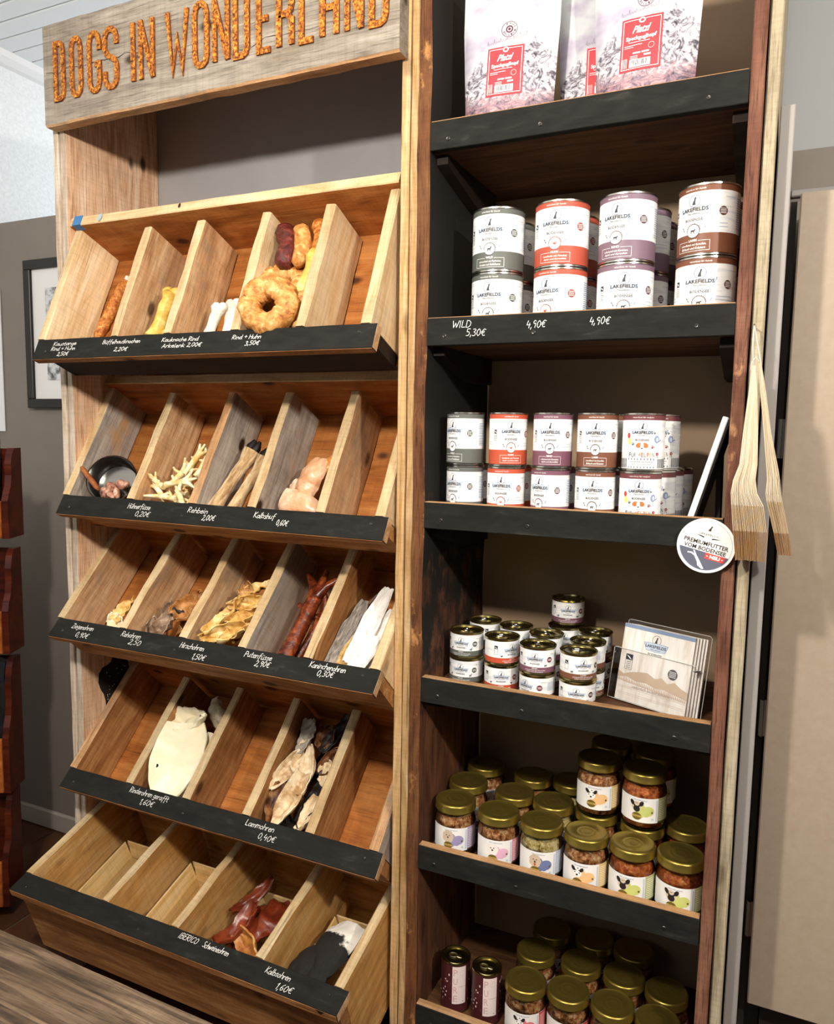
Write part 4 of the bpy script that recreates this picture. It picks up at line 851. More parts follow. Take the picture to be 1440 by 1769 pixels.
def pouch(x, y, rz, lean, label, seed):
    e = empty('food_pouch', T(x, y, SURF[0]+ZF+.0005) @ Rz(rz) @ Rx(-lean), label, 'pouch', 'mountain print pouches on the top shelf')
    H = .285
    def hw(z): return .079+.010*min(1, z/.20)
    def ht(z): return .034*max(0, 1-(z/.27))**.75+.0018
    def surf(u, z, o):
        q = max(-1, min(1, u/hw(z))); w = .0016*nz(u*30+seed, z*22, seed)+.001*nz(u*70, z*60+seed, 2)
        return (u, -(ht(z)*(max(0, 1-abs(q)**2.6))**.7)-o+w*(1-abs(q)), z)
    mb = MB(); NX, NZ = 22, 26; vs = []; fs = []
    for sgn in (1, -1):
        for j in range(NZ+1):
            z = H*j/NZ
            for i in range(NX+1):
                u = hw(z)*(-1+2*i/NX); p = surf(u, z, 0); vs.append((p[0], p[1]*sgn, p[2]))
    n1 = (NX+1)*(NZ+1)
    for s_ in (0, 1):
        for j in range(NZ):
            for i in range(NX):
                a = s_*n1+j*(NX+1)+i; q = (a, a+1, a+NX+2, a+NX+1); fs.append(q if s_ == 0 else q[::-1])
    mb.add(vs, fs)
    mb.add([vs[i] for i in range(NX+1)]+[vs[n1+i] for i in range(NX+1)], [(i+1, i, NX+1+i, NX+2+i) for i in range(NX)])
    mb.build('bag', M_POUCH, e, None, 50)
    RD = plain('label_red', 'd8383f', .5); d = Dec(); cx, z0, z1 = -.003, .070, .158
    for q in range(10): d.rect(cx-.0335, z0+(z1-z0)*q/10, cx+.0335, z0+(z1-z0)*(q+1)/10, RD, 1, .005)
    lab = d.mesh('red_label', lambda u, v, o: surf(u, v, o+.0004)); lo = link('red_label', lab, e)
    d = Dec()
    d.line([(cx-.0300, z0+.004), (cx+.0300, z0+.004), (cx+.0300, z1-.004), (cx-.0300, z1-.004)], .0009, WINK, 2, True)
    d.ell(cx, z1-.006, .0055, .0048, WINK, 3); d.ell(cx, z1-.006, .003, .0026, RD, 4)
    d.text('Platzl', cx, z1-.020, .030, WINK, 3, .0120, .5, .02); d.text('Speckguglhupf', cx, z1-.0345, .050, WINK, 3, .0085, 0, .025)
    d.rect(cx-.020, z1-.0410, cx+.014, z1-.0402, WINK, 3); d.rect(cx-.027, z1-.046, cx+.002, z1-.0450, WINK, 3); d.rect(cx-.027, z1-.049, cx-.012, z1-.0482, WINK, 3)
    for q, (a, b) in enumerate(((.0, .012), (.014, .026))): d.rect(cx-.012+a, z1-.060, cx-.012+b, z1-.0575, WINK, 3)
    d.rect(cx+.006, z1-.0655, cx+.017, z1-.0625, WINK, 3); d.ring(cx+.017, z1-.050, .005, .0004, WINK, 3)
    for q in range(4): d.rect(cx-.0165, z1-.064-q*.0022, cx-.004, z1-.0634-q*.0022, WINK, 3)
    d.rect(cx-.0170, z0+.006, cx+.0170, z0+.0185, WINK, 3)
    rr = random.Random(5); u = cx-.0135
    while u < cx+.013:
        w = rr.uniform(.0004, .0012); d.rect(u, z0+.0085, u+w, z0+.0175, INK, 4); u += w+rr.uniform(.0004, .0011)
    for q in range(4): d.rect(cx-.0285+q*.0022, z0+.006, cx-.0279+q*.0022, z0+.022, WINK, 3)
    link('label_print', d.mesh('label_print', lambda u, v, o: surf(u, v, o+.0006)), lo)
    d = Dec(); PU = plain('ink_plum', '5b2f42', .6)
    d.ring(cx+.004, .189, .0145, .0008, PU, 1, 28); d.ring(cx+.004, .189, .0066, .0022, PU, 1, 20); d.ell(cx+.004, .189, .0025, .0025, PU, 1, 8)
    for q, ch in enumerate('PAULA'): a = R(115-q*32); d.text(ch, cx+.004+.0105*math.cos(a), .189+.0105*math.sin(a), .0030, PU, 1, .0040, 0, 0, a-PI/2)
    for q, ch in enumerate('BELLINA'): a = R(205+q*22); d.text(ch, cx+.004+.0105*math.cos(a), .189+.0105*math.sin(a), .0024, PU, 1, .0034, 0, 0, a+PI/2)
    pts = [(cx-.036+.0009*q, .1655+.0022*math.sin(q*1.35)+(.0055 if q % 13 == 2 else 0)+.00012*q) for q in range(84)]
    d.line(pts, .0004, plain('script_grey', '8a8288', .6), 1)
    link('pouch_print', d.mesh('pouch_print', lambda u, v, o: surf(u, v, o+.0004)), e)
pouch(.126, .062, 4, 2, 'white mountain pouch with red label, leftmost on the top shelf', 1.0)
pouch(.288, .135, 8, 0, 'mountain pouch half hidden between the two front pouches', 7.0)
pouch(.366, .058, -3, 1, 'white mountain pouch with red label, rightmost on the top shelf', 4.0)

# ------------------------------------------------------------------ photo frame leaning on the third shelf
zs3 = S3+ZF
fe = empty('photo_frame', T(.4665, .024, zs3+.001) @ Ry(15.6), 'white edged photo frame seen edge on, leaning against the post', 'photo frame')
MB().bbox(0, .0095, 0, .190, 0, .205, .0015).build('white_face', plain('frame_white', 'f4f4f4', .4), fe)
MB().bbox(.0098, .0135, .003, .187, .003, .202, .001).build('back_board', plain('frame_back_black', '0f0e0d', .7), fe)
MB().prism([(.0138, .120), (.0138, .150), (.052, .021), (.046, .014)], .06, 1, .06).build('easel_leg', plain('frame_back_black', '0f0e0d', .7), fe)

# ------------------------------------------------------------------ round shelf sign
re_ = empty('round_sign', T(.5088, -.0075, -.0048+ZF) @ Rx(90) @ Rz(-13), 'round white shelf sign with grey lower segment and red NEU tag', 'sign')
rr_ = .0448
MB().lathe([(0, 0), (rr_, 0), (rr_, .0022), (0, .0022)], 56).build('disc', plain('sign_white', 'f6f5f3', .4), re_)
d = Dec(); SL = plain('sign_slate', '5d6070', .6); SK = plain('sign_ink', '3a332c', .6); SR = plain('sign_red', 'dc4b40', .6)
d.ring(0, 0, .0405, .0004, GREYB, 1, 50)
seg = [(.0398*math.cos(a), .0398*math.sin(a)) for a in [R(195+k*150/24) for k in range(25)]]
d.poly(seg, SL, 1)
d.text('PREMIUMFUTTER', 0, .0035, .070, SK, 1, .0070, 0, .02); d.text('VOM BODENSEE', 0, -.0055, .066, SK, 1, .0070, 0, .02)
d.rect(.003, -.0205, .0335, -.0105, SR, 2); d.text('NEU', .0185, -.0155, .016, WINK, 3, .0060, 0, .05); d.ell(.0065, -.0155, .0012, .0012, WINK, 3, 6); d.ell(.0302, -.0155, .0012, .0012, WINK, 3, 6)
d.ring(0, .0290, .0062, .0004, plain('sign_gold', 'c8b88c', .6), 1); d.poly([(x*.0036, .0292+y*.0044) for x, y in DOG], SK, 2)
d.text('LAKEFIELDS', 0, .0185, .030, SK, 1, .0034); d.poly([(-.019, .0150), (-.006, .0118), (-.006, .0142), (-.012, .0150)], SK, 1); d.poly([(.019, .0150), (.006, .0118), (.006, .0142), (.012, .0150)], SK, 1)
d.poly([(-.024, -.0165), (-.017, -.0155), (-.0125, -.0185), (-.0165, -.0118), (-.0145, -.0115), (-.009, -.0190), (-.003, -.0255), (.007, -.0375), (.004, -.0385), (-.004, -.0345), (-.006, -.0290), (-.0125, -.0205), (-.018, -.0180), (-.0245, -.0185)], WINK, 2)
link('sign_print', d.mesh('sign_print', lambda u, v, o: (u, v, .0022+o)), re_)

# ------------------------------------------------------------------ paper bags on a nail
PB = mott('paper_bag_cream', [(.3, 'd2c2a6'), (.5, 'e8dcc6'), (.75, 'f2eadb')], 40, .8, .1, 4, (1, 1, .3))
PBD = mott('paper_bag_base', [(.3, '9a744c'), (.7, 'b8946a')], 40, .8, .1)
PBM = mott('paper_bag_fold', [(.3, 'c4ac88'), (.7, 'dcc8a8')], 40, .8, .1)
def bags(x0, ztop, n, prof, label, depth, y0):
    """prof: rows (z, x_left, x_right) from the hole down to the bottom edge"""
    e = empty('paper_bag_bundle', T(x0, y0, ztop+ZF), label, 'paper bags', 'paper bags hung on the post')
    for i in range(n):
        t = i/(n-1); mb = MB(); row = []
        for q, (z, xl, xr) in enumerate(prof):
            x = xl+(xr-xl)*t; jz = .0016*nz(i*.7, q*1.3, 2) if q > 3 else 0; jx = .0006*nz(i*1.7, q*2.1, 5)
            row.append((x-x0+jx, z-ztop+jz))
        yo = .0025*nz(i*.9, 3, 1); th = max(.0005, (prof[-1][2]-prof[-1][1])/n*.34)
        vs = []; m = len(row)
        for (x, z) in row:
            vs += [(x-th, yo+.0008, z), (x, yo-.0004, z), (x+th, yo+.0008, z), (x+th*.8, yo+depth, z), (x-th*.8, yo+depth, z)]
        fs = []; mi = []
        for q in range(m-1):
            for k in range(5): fs.append((q*5+k, q*5+(k+1) % 5, q*5+5+(k+1) % 5, q*5+5+k)); mi.append(2 if q >= m-2-0 and q == m-2 else (1 if q >= m-3 else 0))
        fs += [(0, 1, 2, 3, 4)[::-1], tuple((m-1)*5+k for k in range(5))]; mi += [0, 2]
        mb.add(vs, fs, mi); mb.build('paper_bag', [PB, PBM, PBD], e, None, 25)
    return e
b1 = bags(.566, .280, 24, [(.281, .5625, .5665), (.240, .560, .5715), (.180, .556, .5755), (.130, .5535, .5775), (.105, .5455, .5765), (.085, .5435, .580), (.066, .5450, .590), (.026, .5500, .5965), (-.020, .5560, .5985)], 'thick bundle of folded paper bags hanging on the post, left', .024, -.036)
b2 = bags(.575, .284, 15, [(.285, .5715, .5745), (.240, .5765, .584), (.180, .5850, .5945), (.120, .5925, .6085), (.108, .5935, .6105), (.085, .5930, .6135), (.074, .5950, .6160), (.026, .6080, .6280), (-.008, .6160, .6350)], 'thinner bundle of folded paper bags hanging on the post, right', .026, -.032)
ns = empty('nail_and_string', T(.561, 0, .344+ZF), 'white string looped over a nail on the post', 'string')
STR = plain('string_white', 'e2ddd2', .8)
MB().tube([(0, .012, .0), (0, -.012, .002)], .0012, 8).lathe([(0, 0), (.0025, 0)], 8).build('nail', M_SCREW, ns)
MB().tube([(0, -.008, .003), (.0, -.018, -.03), (.0025, -.028, -.062)], .0006, 6).tube([(0, -.008, .003), (.007, -.016, -.03), (.0135, -.026, -.060)], .0006, 6).build('string', STR, ns)
MB().tube([(-.0005, -.029, -.068), (.001, -.030, -.056), (.006, -.031, -.049), (.010, -.030, -.056)], .0005, 6).build('string_loop', STR, ns)

# ------------------------------------------------------------------ brochures in a clear holder
zb = S4+ZF
bx = Vector((.3498, .1444, 0)); by = Vector((.4839, .087, 0)); ang = math.degrees(math.atan2(by.y-bx.y, by.x-bx.x)); bw = (by-bx).length
Mh = T(.3498, .1444, zb+.0025) @ Rz(ang) @ Rx(-11)
hol = empty('brochure_holder', Mh, 'clear acrylic holder with thin edges on the fourth shelf', 'holder')
m, nt, b_ = newmat('clear_acrylic'); nt.nodes.clear()
o_ = nt.nodes.new('ShaderNodeOutputMaterial'); mx = nt.nodes.new('ShaderNodeMixShader'); tr = nt.nodes.new('ShaderNodeBsdfTransparent'); gl = nt.nodes.new('ShaderNodeBsdfGlossy'); fr_ = nt.nodes.new('ShaderNodeFresnel'); fr_.inputs[0].default_value = 1.35
gl.inputs['Roughness'].default_value = .03; nt.links.new(fr_.outputs[0], mx.inputs[0]); nt.links.new(tr.outputs[0], mx.inputs[1]); nt.links.new(gl.outputs[0], mx.inputs[2]); nt.links.new(mx.outputs[0], o_.inputs[0]); M_ACR = m
EDG = plain('acrylic_edge', 'd8d6cf', .15)
MB().box(-.014, bw+.014, .028, .0295, .0, .152).build('back_sheet', M_ACR, hol); MB().box(-.014, bw+.014, -.0075, -.0062, 0, .098).build('front_sheet', M_ACR, hol); MB().box(-.014, bw+.014, -.006, .028, -.0015, 0).build('base_sheet', M_ACR, hol)
for nm, p in (('back_edge', [(-.014, .029, 0), (-.014, .029, .150), (-.010, .029, .153), (bw+.010, .029, .153), (bw+.014, .029, .149), (bw+.014, .029, 0)]), ('front_edge', [(-.014, -.007, 0), (-.014, -.007, .096), (-.011, -.007, .098), (bw+.012, -.007, .098)]), ('base_edge', [(-.014, -.007, 0), (bw+.014, -.007, 0), (bw+.014, .028, 0)])):
    MB().tube(p, .0006, 6).build(nm, EDG, hol)
for x in (-.010, bw+.008): MB().tube([(x, -.009, .088), (x, .030, .088)], .0018, 8).build('spacer_pin', M_STEEL, hol)
COV = mott('brochure_cover', [(.35, 'd9cdc0'), (.5, 'efe9e2'), (.7, 'f6f3ef')], 30, .5, 0, 5, (2.5, 1, .35)); PAP = plain('brochure_paper', 'efece4', .7); TANI = plain('ink_tan', 'cbb49c', .6); BRI = plain('ink_brown_line', '9a8272', .6)
for q in range(5):
    br = empty('brochure', Mh @ T(.003*q if q else 0, -.004+q*.0058, .0006), ('square brochure with wood grain cover and mountain ridge, front of the holder' if q == 0 else 'square brochure in the holder, number %s behind the front one' % ('one', 'two', 'three', 'four')[q-1]), 'brochure', 'brochures in the holder')
    MB().bbox(0, bw, 0, .0036, 0, .146, .0005).build('pages', PAP, br); c_ = MB().box(0, bw, -.0004, -.0001, 0, .146).build('cover', COV, br)
    if q == 0:
        d = Dec(); w2 = bw/2
        d.rect(.0, .139, bw, .146, GREYB, 1); logo(d, w2-.002, .112, .92, .92, INK)
        ridge = [(.0, .055), (.012, .050), (.028, .056), (.045, .060), (.062, .062), (.078, .055), (.092, .060), (.104, .052), (.118, .058), (.132, .050), (bw, .046), (bw, .032), (.12, .036), (.1, .040), (.08, .038), (.06, .043), (.04, .041), (.02, .046), (0, .042)]
        d.poly(ridge, TANI, 1)
        for t in range(40): x = .002+t*.0036; d.poly([(x, .046-x*.07), (x+.0016, .037-x*.07), (x-.0016, .037-x*.07)], TANI, 1)
        d.rect(.012, .078, .027, .089, INK, 1); d.poly([(.013, .087), (.019, .085), (.026, .079), (.020, .081)], WINK, 2); d.line([(.012, .078), (.012, .060), (.027, .060), (.027, .078)], .0006, INK, 1)
        for t in range(4): d.rect(.015, .063+t*.0036, .024, .0638+t*.0036, INK, 2)
        d.ell(.112, .071, .0098, .0098, plain('seal_slate', '4b4a4e', .6), 1, 22)
        for t in range(5): d.rect(.105, .0660+t*.0024, .119, .0668+t*.0024, WINK, 2)
        d.text('natürlich lecker füttern', w2, .030, .078, BRI, 1, .0055, .35)
        for v in (.027, .0245, .015, .012): d.rect(.004, v, bw-.004, v+.0005, TANI, 1)
        link('cover_print', d.mesh('cover_print', lambda u, v, o: (u, -.0004-o, v)), c_)

# ------------------------------------------------------------------ neighbouring bins at the left edge
NRM = T(-1.150, -.030, 0) @ Rz(28)
nr = empty('side_bin_stand', NRM, 'dark mahogany stand with stacked scalloped bins at the left edge', 'bin stand')
for x in (-.10, -.46):
    MB().bbox(x-.012, x+.012, .084, .120, .001, 1.26, .003).build('post', M_MAHO, nr)
for zb_, hh, xo in ((1.035, .228, .012), (.735, .268, .002), (.362, .350, -.010), (.045, .300, -.024)):
    pr = [(0, 0), (0, hh*.42), (.008, hh*.50), (.020, hh*.58), (.026, hh*.70), (.024, hh*.82), (.034, hh*.94), (.046, hh), (.082, hh), (.082, 0)]
    for x in (xo-.016, -.50): MB().prism([(y, z+zb_) for y, z in pr], .016, 0, x).build('scalloped_side', M_MAHO, nr)
    MB().bbox(-.484, xo-.016, -.006, .006, zb_+.002, zb_+hh*.42, .002).build('front_board', M_MAHOF, nr)
    MB().box(-.484, xo-.016, .006, .082, zb_+.002, zb_+.014).build('bin_floor', M_MAHO, nr)
    MB().box(-.484, xo-.016, .076, .082, zb_+.014, zb_+hh-.002).build('bin_back', M_MAHO, nr)
BLK = mott('black_foil', [(.3, '0c0c0d'), (.7, '232326')], 25, .3, .5)
for zb_, hh, w in ((1.050, .27, 'top'), (.377, .36, 'third')):
    mb = MB(); vs = []; fs = []
    for i in range(9):
        for j in range(9):
            u, v = i/8, j/8; vs.append((-.47+.44*u, .020+.012*nz(u*5, v*5, hh*9)+.02*v, v*(hh-.03)+(.025*nz(u*9, 2, hh) if j == 8 else 0)))
    n_ = len(vs); vs += [(x, y+.022, z) for x, y, z in vs]
    for i in range(8):
        for j in range(8):
            a = i*9+j; fs += [(a, a+9, a+10, a+1), (n_+a, n_+a+1, n_+a+10, n_+a+9)]
    for i in range(8): fs += [(i*9, n_+i*9, n_+i*9+9, i*9+9), (i*9+8, i*9+17, n_+i*9+17, n_+i*9+8), (i, i+1, n_+i+1, n_+i), (72+i, n_+72+i, n_+73+i, 73+i)]
    mb.add(vs, fs); tag(mb.build('black_bag', BLK, None, NRM @ T(0, 0, zb_+.001), 40), 'crumpled black bag standing in the %s bin at the left edge' % w, 'bag', 'black bags in the side bins')

# ------------------------------------------------------------------ treats in the bins
def place(k, x, s, n, rot=None): return TM[k] @ T(x, s, -n) @ (rot if rot is not None else Matrix())
def one(name, mb, mat, M, label, cat, group, smooth=60):
    return tag(mb.build(name, mat, None, M, smooth), label, cat, group)
def ear_mesh(L, Wd, curl, bend, seed, ruf=.12, th=.0022, NI=16, NJ=12, tip=.75, twist=0.0, prof=None):
    """leaf shaped hide sheet lying along +Y, rolled across its width"""
    top = []; g = []
    for i in range(NI+1):
        t = i/NI; w = Wd*max(.06, math.sin(PI*min(1, (.12+.88*t)**tip)))**.75 if not prof else Wd*math.sin(PI*(prof[0]+prof[1]*t))**.6
        for j in range(NJ+1):
            v = -1+2*j/NJ; c = curl*(1-.35*t); ph = v*c
            x = (w/c)*math.sin(ph) if abs(c) > .05 else w*v; z = (w/c)*(1-math.cos(ph)) if abs(c) > .05 else 0
            y = L*t; z += bend*L*(t-.5)**2*4-bend*L*.5
            f_ = ruf*Wd; x += f_*.6*nz(t*4+seed, v*1.7, 1); z += f_*(1.2*nz(t*5+seed, v*2.5, seed)+.8*abs(v)**2*nz(t*9+seed, v*2, 7)); y += f_*.8*nz(v*2+seed, t*2, 4)
            if twist: a = twist*(t-.5); x, z = x*math.cos(a)-z*math.sin(a), x*math.sin(a)+z*math.cos(a)
            g.append(Vector((x, y-L/2, z)))
    n = NJ+1
    def nor(i, j):
        a = g[min(i+1, NI)*n+j]-g[max(i-1, 0)*n+j]; b = g[i*n+min(j+1, NJ)]-g[i*n+max(j-1, 0)]; q = b.cross(a); return q.normalized() if q.length > 1e-12 else Vector((0, 0, 1))
    N_ = [nor(i, j) for i in range(NI+1) for j in range(n)]
    vs = [p+q*th/2 for p, q in zip(g, N_)]+[p-q*th/2 for p, q in zip(g, N_)]; m_ = len(g); fs = []
    for i in range(NI):
        for j in range(NJ): a = i*n+j; fs += [(a, a+1, a+n+1, a+n), (m_+a, m_+a+n, m_+a+n+1, m_+a+1)]
    for i in range(NI): a, b = i*n, i*n+NJ; fs += [(a, a+n, m_+a+n, m_+a), (b, m_+b, m_+b+n, b+n)]
    for j in range(NJ): a, b = j, NI*n+j; fs += [(a, m_+a, m_+a+1, a+1), (b, b+1, m_+b+1, m_+b)]
    return MB().add(vs, fs)
def stick_mesh(L, r, seed, amp=.25, n=14, ends=.7, segs=12, bend=0.0, fr=90):
    pts = []; rad = []
    for i in range(n+1):
        t = i/n; pts.append((.15*r*nz(t*3, seed, 1)+bend*math.sin(PI*t), L*(t-.5), .15*r*nz(t*3, seed, 5)))
        e = min(1, 4.5*min(t, 1-t)+.25); rad.append(r*(ends+(1-ends)*e)*(1 if 0 < i < n else .6))
    return MB().tube(pts, rad, segs, 0, r*amp, fr, seed)
def bone_mesh(L, r, seed, knob=1.7):
    pts = []; rad = []
    for i in range(17):
        t = i/16; q = abs(2*t-1); pts.append((.2*r*nz(t*2, seed, 3), L*(t-.5), 0)); rad.append(r*(1+(knob-1)*max(0, (q-.62)/.38)**1.2)*(.55 if i in (0, 16) else 1))
    mb = MB().tube(pts, rad, 14, 0, r*.18, 60, seed)
    for y in (-L/2, L/2):
        for sx in (-1, 1):
            c = Vector((sx*r*.8, y*.97, 0)); mb.tube([c+Vector((0, d_*r*.9, 0)) for d_ in (-1, -.6, 0, .6, 1)], [r*.35, r*.75, r*.95, r*.75, r*.3], 10, 0, r*.1, 70, seed+sx)
    return mb
def ring_mesh(R0, r, seed, gap=0.0):
    n = 30; return MB().tube([(R0*math.cos(2*PI*i/n)*1.05, R0*math.sin(2*PI*i/n), .25*r*nz(i*.4, seed, 2)) for i in range(n)], [r*(1+.14*nz(i*.9, seed, 4)+.06*math.sin(i*2.1)) for i in range(n)], 14, 0, r*.22, 70, seed, closed=True)
CHEW = mott('chicken_wrap', [(.32, '8a4a1c'), (.46, 'c07f3c'), (.58, 'dca864'), (.72, 'f0d6a4')], 60, .55, .9, 6)
CHEWO = mott('orange_chew', [(.32, '7a3a12'), (.46, 'b5651f'), (.6, 'd99446'), (.74, 'f2dcae')], 95, .5, .9, 6)
DARKC = mott('dark_red_chew', [(.32, '2a0d0b'), (.5, '541d18'), (.66, '7c352a'), (.8, 'c79a80')], 60, .4, .8, 6)
HIDE = mott('yellow_rawhide', [(.35, 'b5892e'), (.52, 'd8b658'), (.7, 'eedb94')], 26, .4, .5)
BONE = mott('white_bone', [(.35, 'cfc5b2'), (.55, 'ece6da'), (.75, 'f7f4ee')], 30, .6, .3)
# tray 1
cs_ = one('chew_stick', stick_mesh(.160, .0135, 1.0), CHEWO, place(0, -.795, .104, .056, Rz(-7) @ Rx(-3)), 'orange brown crumbly chew stick in the first bin of the top tray', 'chew stick', 'chew sticks')
MB().lathe([(0, 0), (.0052, 0), (.0060, .002), (.0055, .016), (0, .0165)], 10).build('bone_end', BONE, cs_, T(0, .074, 0) @ Rx(-90), 40)
one('chew_stick', stick_mesh(.150, .0125, 4.0), CHEWO, place(0, -.768, .085, .072, Rz(-6)), 'darker crumbly chew stick lying behind the first one', 'chew stick', 'chew sticks')
one('rawhide_bone', bone_mesh(.120, .0150, 2.0, 1.6), HIDE, place(0, -.627, .072, .048, Rz(-8)), 'yellow rawhide bone in the second bin of the top tray', 'chew bone', 'rawhide bones')
one('rawhide_bone', bone_mesh(.118, .0140, 5.0, 1.6), HIDE, place(0, -.592, .080, .060, Rz(-12)), 'yellow rawhide bone wedged beside the divider', 'chew bone', 'rawhide bones')
for x, s, n, a, w in ((-.477, .036, .045, -6, 'front left of the three'), (-.450, .054, .062, 3, 'tallest of the three'), (-.424, .040, .050, -20, 'leaning right')):
    one('white_bone', bone_mesh(.100, .0112, x*30, 1.65), BONE, place(0, x, s, n, Rz(a)), 'white chew bone in the third bin, %s' % w, 'chew bone', 'white chew bones')
RG = 'rings and rolls in the fourth bin'
one('chew_ring', ring_mesh(.0375, .0235, 1.0), CHEW, place(0, -.306, .050, .000, Rx(10) @ Ry(10)), 'large golden chew ring at the front of the fourth bin', 'chew ring', RG)
one('chew_ring', ring_mesh(.035, .0205, 3.0), CHEW, place(0, -.322, .128, .046, Rx(-14) @ Ry(12)), 'golden chew ring lying behind the large front ring', 'chew ring', RG)
one('chew_ring', ring_mesh(.036, .0215, 8.0), CHEWO, place(0, -.300, .070, .076, Rx(-6) @ Ry(4)), 'chew ring at the bottom of the ring pile', 'chew ring', RG)
one('chew_roll', stick_mesh(.112, .0215, 2.0, .24, 12, .75, 14, .010, 70), DARKC, place(0, -.336, .207, .034, Rz(18) @ Rx(-6)), 'dark red wrinkled chew roll at the top of the fourth bin', 'chew roll', RG)
one('chew_roll', stick_mesh(.104, .0180, 6.0, .24, 12, .75, 14, .008, 70), CHEW, place(0, -.299, .208, .036, Rz(16) @ Rx(-6)), 'golden brown chew roll right of the dark red roll', 'chew roll', RG)
one('chew_roll', stick_mesh(.090, .0165, 9.0, .24, 12, .75, 14, .006, 70), CHEWO, place(0, -.268, .238, .050, Rz(20) @ Rx(-6)), 'orange chew roll tucked in the top right corner', 'chew roll', RG)
one('chew_roll', stick_mesh(.110, .0150, 12.0, .24, 12, .7, 14, .01, 70), HIDE, place(0, -.262, .138, .030, Rz(-6)), 'yellowish chew roll along the right divider', 'chew roll', RG)
one('chew_roll', stick_mesh(.080, .0190, 15.0, .24, 12, .75, 14, .0, 70), CHEW, place(0, -.257, .055, .034, Rz(-8)), 'golden chew roll at the front right beside the ring', 'chew roll', RG)
# tray 2
bc = TM[1] @ Vector((-.822, .058, -.022)); bz = Vector((.40, -.83, .38)).normalized(); bxx = bz.cross(Vector((0, 0, 1))).normalized()*-1
bm = frame(bc, bxx, bz.cross(bxx))
bw_ = empty('steel_bowl', bm @ T(0, 0, -.054), 'small stainless steel bowl tilted in the first bin of the second tray', 'bowl')
MB().lathe([(0, 0), (.048, 0), (.054, .004), (.0565, .012), (.0585, .050), (.0600, .0525), (.0592, .0545), (.0572, .0525), (.0555, .014), (.048, .0045), (0, .004)], 44).build('bowl_shell', M_STEEL, bw_, None, 40)
NUG = mott('treat_bits', [(.35, '7e4a3c'), (.52, 'c08a70'), (.7, 'ead2c0')], 70, .6, .6); rn = random.Random(8)
for q in range(16):
    a = rn.uniform(-2.6, .1); r_ = rn.uniform(.008, .040)
    one('treat_bit', stick_mesh(rn.uniform(.020, .030), rn.uniform(.0065, .009), q*1.7, .28, 6, .7, 8), NUG, bm @ T(r_*math.cos(a), r_*math.sin(a)-.004, -.034+.20*abs(min(0, math.sin(a)))*r_*2+.004*(q % 4)) @ Rz(rn.uniform(0, 180)) @ Rx(rn.uniform(-25, 25)), 'small pinkish dried treat bit lying in the steel bowl', 'treat', 'treat bits in the steel bowl')
one('brown_stick', stick_mesh(.118, .0066, 3.0, .06, 10, .9, 10), mott('cinnamon_brown', [(.35, '7a3c18'), (.65, 'b06a36')], 40, .5, .2), place(1, -.860, .045, -.004, Rz(59) @ Rx(-7)), 'brown wooden handle resting on the steel bowl rim', 'handle', None)
FOOT = mott('pale_chicken_foot', [(.35, 'd8a95c'), (.5, 'f0dda6'), (.65, 'f8f0d4')], 45, .5, .4)
def foot_mesh(L, r, toe, seed, spread=.5):
    rf = random.Random(seed); mb = MB().tube([(0, -L*.6, 0), (.1*r, -L*.2, 0), (0, L*.4, 0)], [r*1.25, r, r*1.15], 8, 0, r*.3, 120, seed)
    for a in (-spread, 0, spread):
        c = rf.uniform(-.4, .5); mb.tube([(0, L*.35, 0), (toe*.5*math.sin(a), L*.4+toe*.5*math.cos(a), toe*.15*c), (toe*math.sin(a*1.3), L*.4+toe*math.cos(a*1.2), toe*.3*c)], [r*.85, r*.7, r*.4], 8, 0, r*.2, 120, seed+a)
    mb.tube([(0, L*.3, 0), (-.4*toe, L*.25, -.2*toe), (-.6*toe, L*.3, -.2*toe)], [r*.8, r*.6, r*.35], 7, 0, r*.2, 120, seed); return mb
FT = [(-.609, .112, .032, -25, 'topmost with toes pointing up'), (-.588, .112, .045, -15, 'beside the topmost one at the right divider'), (-.634, .072, .030, -35, 'in the middle of the heap, slanting right'), (-.682, .058, .026, 66, 'leftmost, lying flat across the bin'), (-.668, .036, .030, 52, 'at the left, just above the strip'), (-.618, .055, .018, -75, 'lying crosswise at the front of the heap'), (-.640, .022, .028, 85, 'lying along the strip'), (-.605, .028, .030, 40, 'at the front right corner'), (-.580, .040, .046, -15, 'pressed against the right divider'), (-.622, .088, .055, 12, 'upright at the back of the heap'), (-.650, .020, .045, -60, 'half hidden by the strip'), (-.626, .045, .078, 30, 'underneath the middle of the heap'), (-.650, .055, .088, -40, 'underneath at the left'), (-.600, .060, .092, 75, 'at the very bottom')]
for q, (x, s, n, a, w) in enumerate(FT):
    one('chicken_foot', foot_mesh(.046, .0062, .036, q*3+1), FOOT, place(1, x, s, n, Rz(a) @ Ry(q*40)), 'pale dried chicken foot %s' % w, 'chicken foot', 'heap of chicken feet')
FURT = mott('fawn_fur', [(.35, '8f6b44'), (.52, 'c3a274'), (.7, 'e6d3b0')], 35, .9, .6, 6, (3, .6, 3), sheen=.3)
FURK = plain('black_hoof', '16120f', .5)
for x, s, n, a, L_, w in ((-.494, .085, .052, -17, .160, 'paler one on the left'), (-.456, .080, .064, -15, .145, 'browner one on the right')):
    e = empty('dried_shank', place(1, x, s, n, Rz(a)), 'furry fawn deer shank with dark hoof in the third bin, %s' % w, 'deer shank', 'deer shanks')
    pts = [(0, L_*(t-.5), .004*math.sin(5*t)) for t in [i/14 for i in range(15)]]
    MB().tube(pts, [.0175-.0050*math.sin(PI*i/14*1.1)+(.002 if i > 11 else 0) for i in range(15)], 14, 0, .0022, 120, x).build('furry_skin', FURT, e, None, 60)
    for sx in (-1, 1): MB().tube([(sx*.006, L_*.44, 0), (sx*.0085, L_*.56, 0), (sx*.007, L_*.66, 0)], [.0110, .0105, .0040], 10, 0, .001, 80, sx).build('hoof', FURK, e, None, 60)
